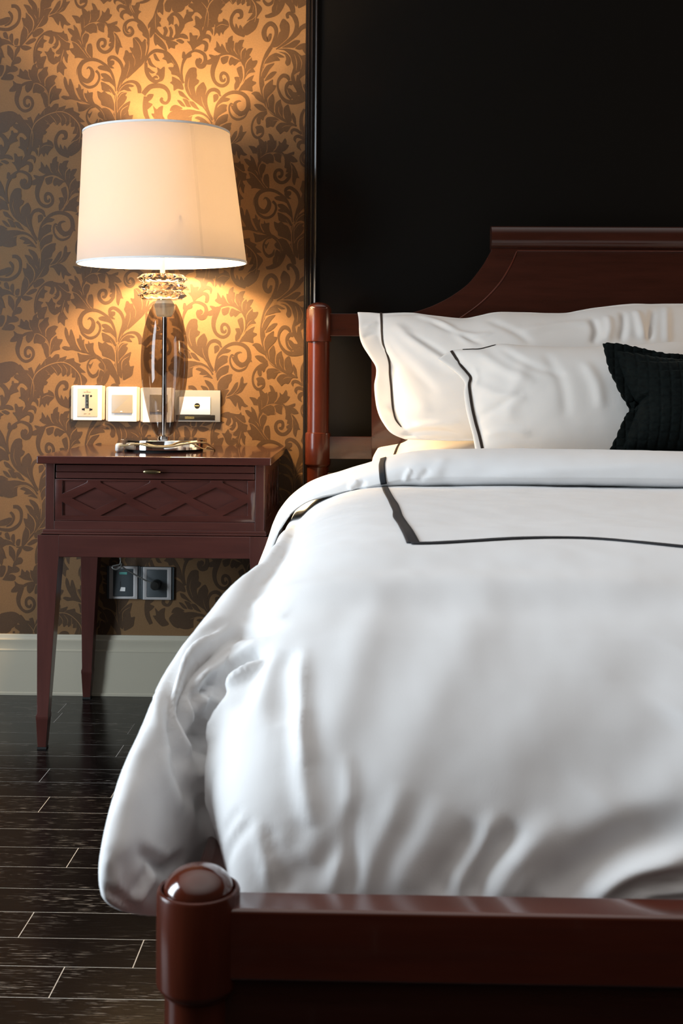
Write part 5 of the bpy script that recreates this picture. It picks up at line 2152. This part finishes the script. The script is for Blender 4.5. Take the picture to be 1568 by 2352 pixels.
big = pillow('pillow', [
    P2('818,715 850,716 880,718 941,717 1000,724 1060,729 1100,723 1140,716 1210,716 1290,718 1330,712 1380,703 1450,695 1500,697 1568,697 1640,700 1720,706'),
    P2('1720,706 1730,780 1735,880 1730,960 1722,1012'),
    P2('930,1010 1000,1013 1100,1014 1300,1014 1500,1013 1722,1012'),
    P2('818,715 821,735 823,770 830,792 848,822 860,842 861,860 857,885 859,915 865,945 876,970 896,995 930,1010')], (2.86, .712), (3.03, 1.03), .150, PILLOW_COT,
    'large white pillow leaning on the headboard, thin brown ribbon near its left edge', GRP, flange=(.055, .03), nu=150, nv=80, folds=big_folds, noise_amp=.0026)
ribbon(big.data, [(874.5, 719), (876, 738), (877, 765), (880, 790), (889, 815), (894, 835), (895, 860), (898, 890), (900, 920), (903, 945), (909, 965), (921, 981)], [.0055, .0055, .0055, .0055, .005, .0048, .005, .005, .005, .0045, .004, .002], RIBBON_BROWN, 'ribbon', big)

fr_folds = [
    (P2('1040,808 1062,838 1082,862'), .006, -.003),
    (P2('1100,812 1160,850 1230,880'), .013, .006),
    (P2('1080,880 1140,905 1210,915'), .012, .005),
    (P2('1095,960 1150,930 1200,900'), .010, -.005),
    (P2('1110,1000 1160,990 1220,995'), .010, .005),
    (P2('1250,810 1290,880 1300,960'), .014, -.004),
    (P2('1210,830 1180,900 1165,970'), .018, .004),
    (P2('1340,830 1370,880 1380,940'), .014, .005),
    (P2('1150,800 1220,840 1300,860'), .010, -.004),
    (P2('1088,845 1096,870 1090,900'), .007, .005),
]
front = pillow('pillow', [
    P2('1003,826 1018,815 1033,806 1060,802 1100,800 1140,790 1200,795 1290,797 1383,796 1480,790 1560,784 1640,790'),
    P2('1640,790 1650,860 1650,950 1640,1040'),
    P2('1090,1042 1160,1042 1280,1042 1400,1042 1520,1042 1640,1040'),
    P2('1003,826 1026,842 1052,862 1066,882 1064,903 1068,935 1076,972 1084,1005 1090,1042')], (2.665, .672), (2.805, .940), .108, PILLOW_COT,
    'smaller white pillow with brown ribbon, leaning in front of the large white pillow', GRP, flange=(.045, .02), nu=120, nv=70, folds=fr_folds, noise_amp=.0022)
ribbon(front.data, [(1036, 806.5), (1046, 821), (1058, 840), (1070, 854), (1080, 868), (1077, 884), (1080, 912), (1085, 942), (1092, 972), (1100, 1000), (1107, 1030)], .0062, RIBBON_BROWN, 'ribbon', front)
ribbon(front.data, [(1062, 803.5), (1080, 802.5), (1100, 802), (1120, 797.5), (1138, 792.5)], [.002, .003, .004, .004, .002], RIBBON_BROWN, 'ribbon', front)

# quilted velvet cushion
cw = 84
top_pts = [(1383, 789)]
xq = 1383.
k = 0
pxy = [(1383, 789), (1403, 788.5), (1424, 790), (1446, 795), (1466, 799), (1487, 804), (1508, 808), (1528, 810), (1549, 812.5), (1570, 815), (1600, 818), (1640, 819), (1700, 816), (1760, 806), (1800, 796)]
sc_top = []
for a, b_ in zip(pxy, pxy[1:]):
    sc_top += [a, ((a[0] + b_[0]) / 2, (a[1] + b_[1]) / 2 - 2.4)]
sc_top.append(pxy[-1])


def quilt(u, v):
    return 0 * u


cush_folds = [
    (P2('1440,938 1455,928 1470,916 1490,906'), .010, -.014),
    (P2('1448,925 1468,910 1488,902'), .005, .008),
    (P2('1450,945 1470,935 1500,915'), .006, .006),
]
cushion = pillow('cushion', [
    sc_top,
    P2('1800,796 1780,860 1762,920 1772,980 1795,1050'),
    P2('1392,1050 1480,1052 1600,1053 1700,1052 1795,1050'),
    P2('1383,789 1387,812 1392,832 1400,855 1412,882 1425,908 1436,928 1443,941 1434,954 1427,972 1418,992 1408,1015 1392,1050')], (2.550, .676), (2.660, .935), .130, VELVET,
    'dark bottle-green velvet cushion with quilted squares, in front of the white pillows', None, flange=(.075, .075), nu=150, nv=110, folds=cush_folds, noise_amp=.0012, cat='cushion')
# stitched square grid
me = cushion.data
co, no = mesh_arrays(me)
pitch = .0205
cxm = co[:, 0]
cz = co[:, 2] * 1.08 + .012 * np.sin((co[:, 0] - .5) * 12)
ax = np.abs(((cxm - .06 * (co[:, 2] - .80) + 10.004) / pitch) % 1 - .5) * 2
az = np.abs(((cz + 10.0) / pitch) % 1 - .5) * 2
g = np.exp(-((1 - ax) / .16) ** 2) + np.exp(-((1 - az) / .16) ** 2)
puff = (1 - ax ** 2) * (1 - az ** 2)
set_co(me, co + no * (-.0022 * np.clip(g, 0, 1) + .0016 * puff)[:, None])
cushion.modifiers['fine'].levels = 2
cushion.modifiers['fine'].render_levels = 2
# ------------------------------------------------------------------ light
def area(name, loc, rot, sx, sy, power, col):
    l = bpy.data.lights.new(name, 'AREA')
    l.shape = 'RECTANGLE'
    l.size, l.size_y = sx, sy
    l.energy = power
    l.color = col
    o = bpy.data.objects.new(name, l)
    COL.objects.link(o)
    o.location = loc
    o.rotation_euler = rot
    return o


# daylight in the window opening of the left wall
area('window_daylight', (XL_ROOM - .015, (WY0 + WY1) / 2, (WZ0 + WZ1) / 2), (0, math.radians(-90), 0), WZ1 - WZ0, WY1 - WY0, SUN_W, (.80, .91, 1.0))
# bulb
l = bpy.data.lights.new('lamp_bulb_light', 'POINT')
l.energy = BULB_W
l.color = (1.0, .69, .36)
l.shadow_soft_size = .045
lo = bpy.data.objects.new('lamp_bulb_light', l)
COL.objects.link(lo)
lo.location = (lxr, YL, zst + .185)

# the matching lamp on the far side of the bed
l2 = bpy.data.lights.new('far_bedside_lamp_light', 'POINT')
l2.energy = BULB2_W
l2.color = (1.0, .76, .52)
l2.shadow_soft_size = .16
lo2 = bpy.data.objects.new('far_bedside_lamp_light', l2)
COL.objects.link(lo2)
lo2.location = (2 * XC - lxr, YL - .05, zst + .185)

w = bpy.data.worlds.new('room_ambient')
SC.world = w
w.use_nodes = True
nt = w.node_tree
bg = nt.nodes['Background']
tc = nt.nodes.new('ShaderNodeTexCoord')
sp_ = nt.nodes.new('ShaderNodeSeparateXYZ')
nt.links.new(tc.outputs['Generated'], sp_.inputs[0])
rw_ = ramp(nt, sp_.outputs['Z'], [(.0, (.045, .030, .022)), (.50, (.05, .034, .026)), (.90, (1., .955, .92)), (1., (1., .955, .92))])
nt.links.new(rw_.outputs[0], bg.inputs[0])
bg.inputs[1].default_value = WORLD

SC.view_settings.view_transform = 'Standard'
SC.view_settings.look = 'None'
SC.view_settings.gamma = 1
SC.view_settings.exposure = EXPO
SC.view_settings.use_curve_mapping = False
SC.cycles.use_denoising = True
SC.cycles.use_light_tree = False
SC.cycles.max_bounces = 14
SC.cycles.transmission_bounces = 12
SC.cycles.transparent_max_bounces = 12
SC.cycles.sample_clamp_indirect = 6
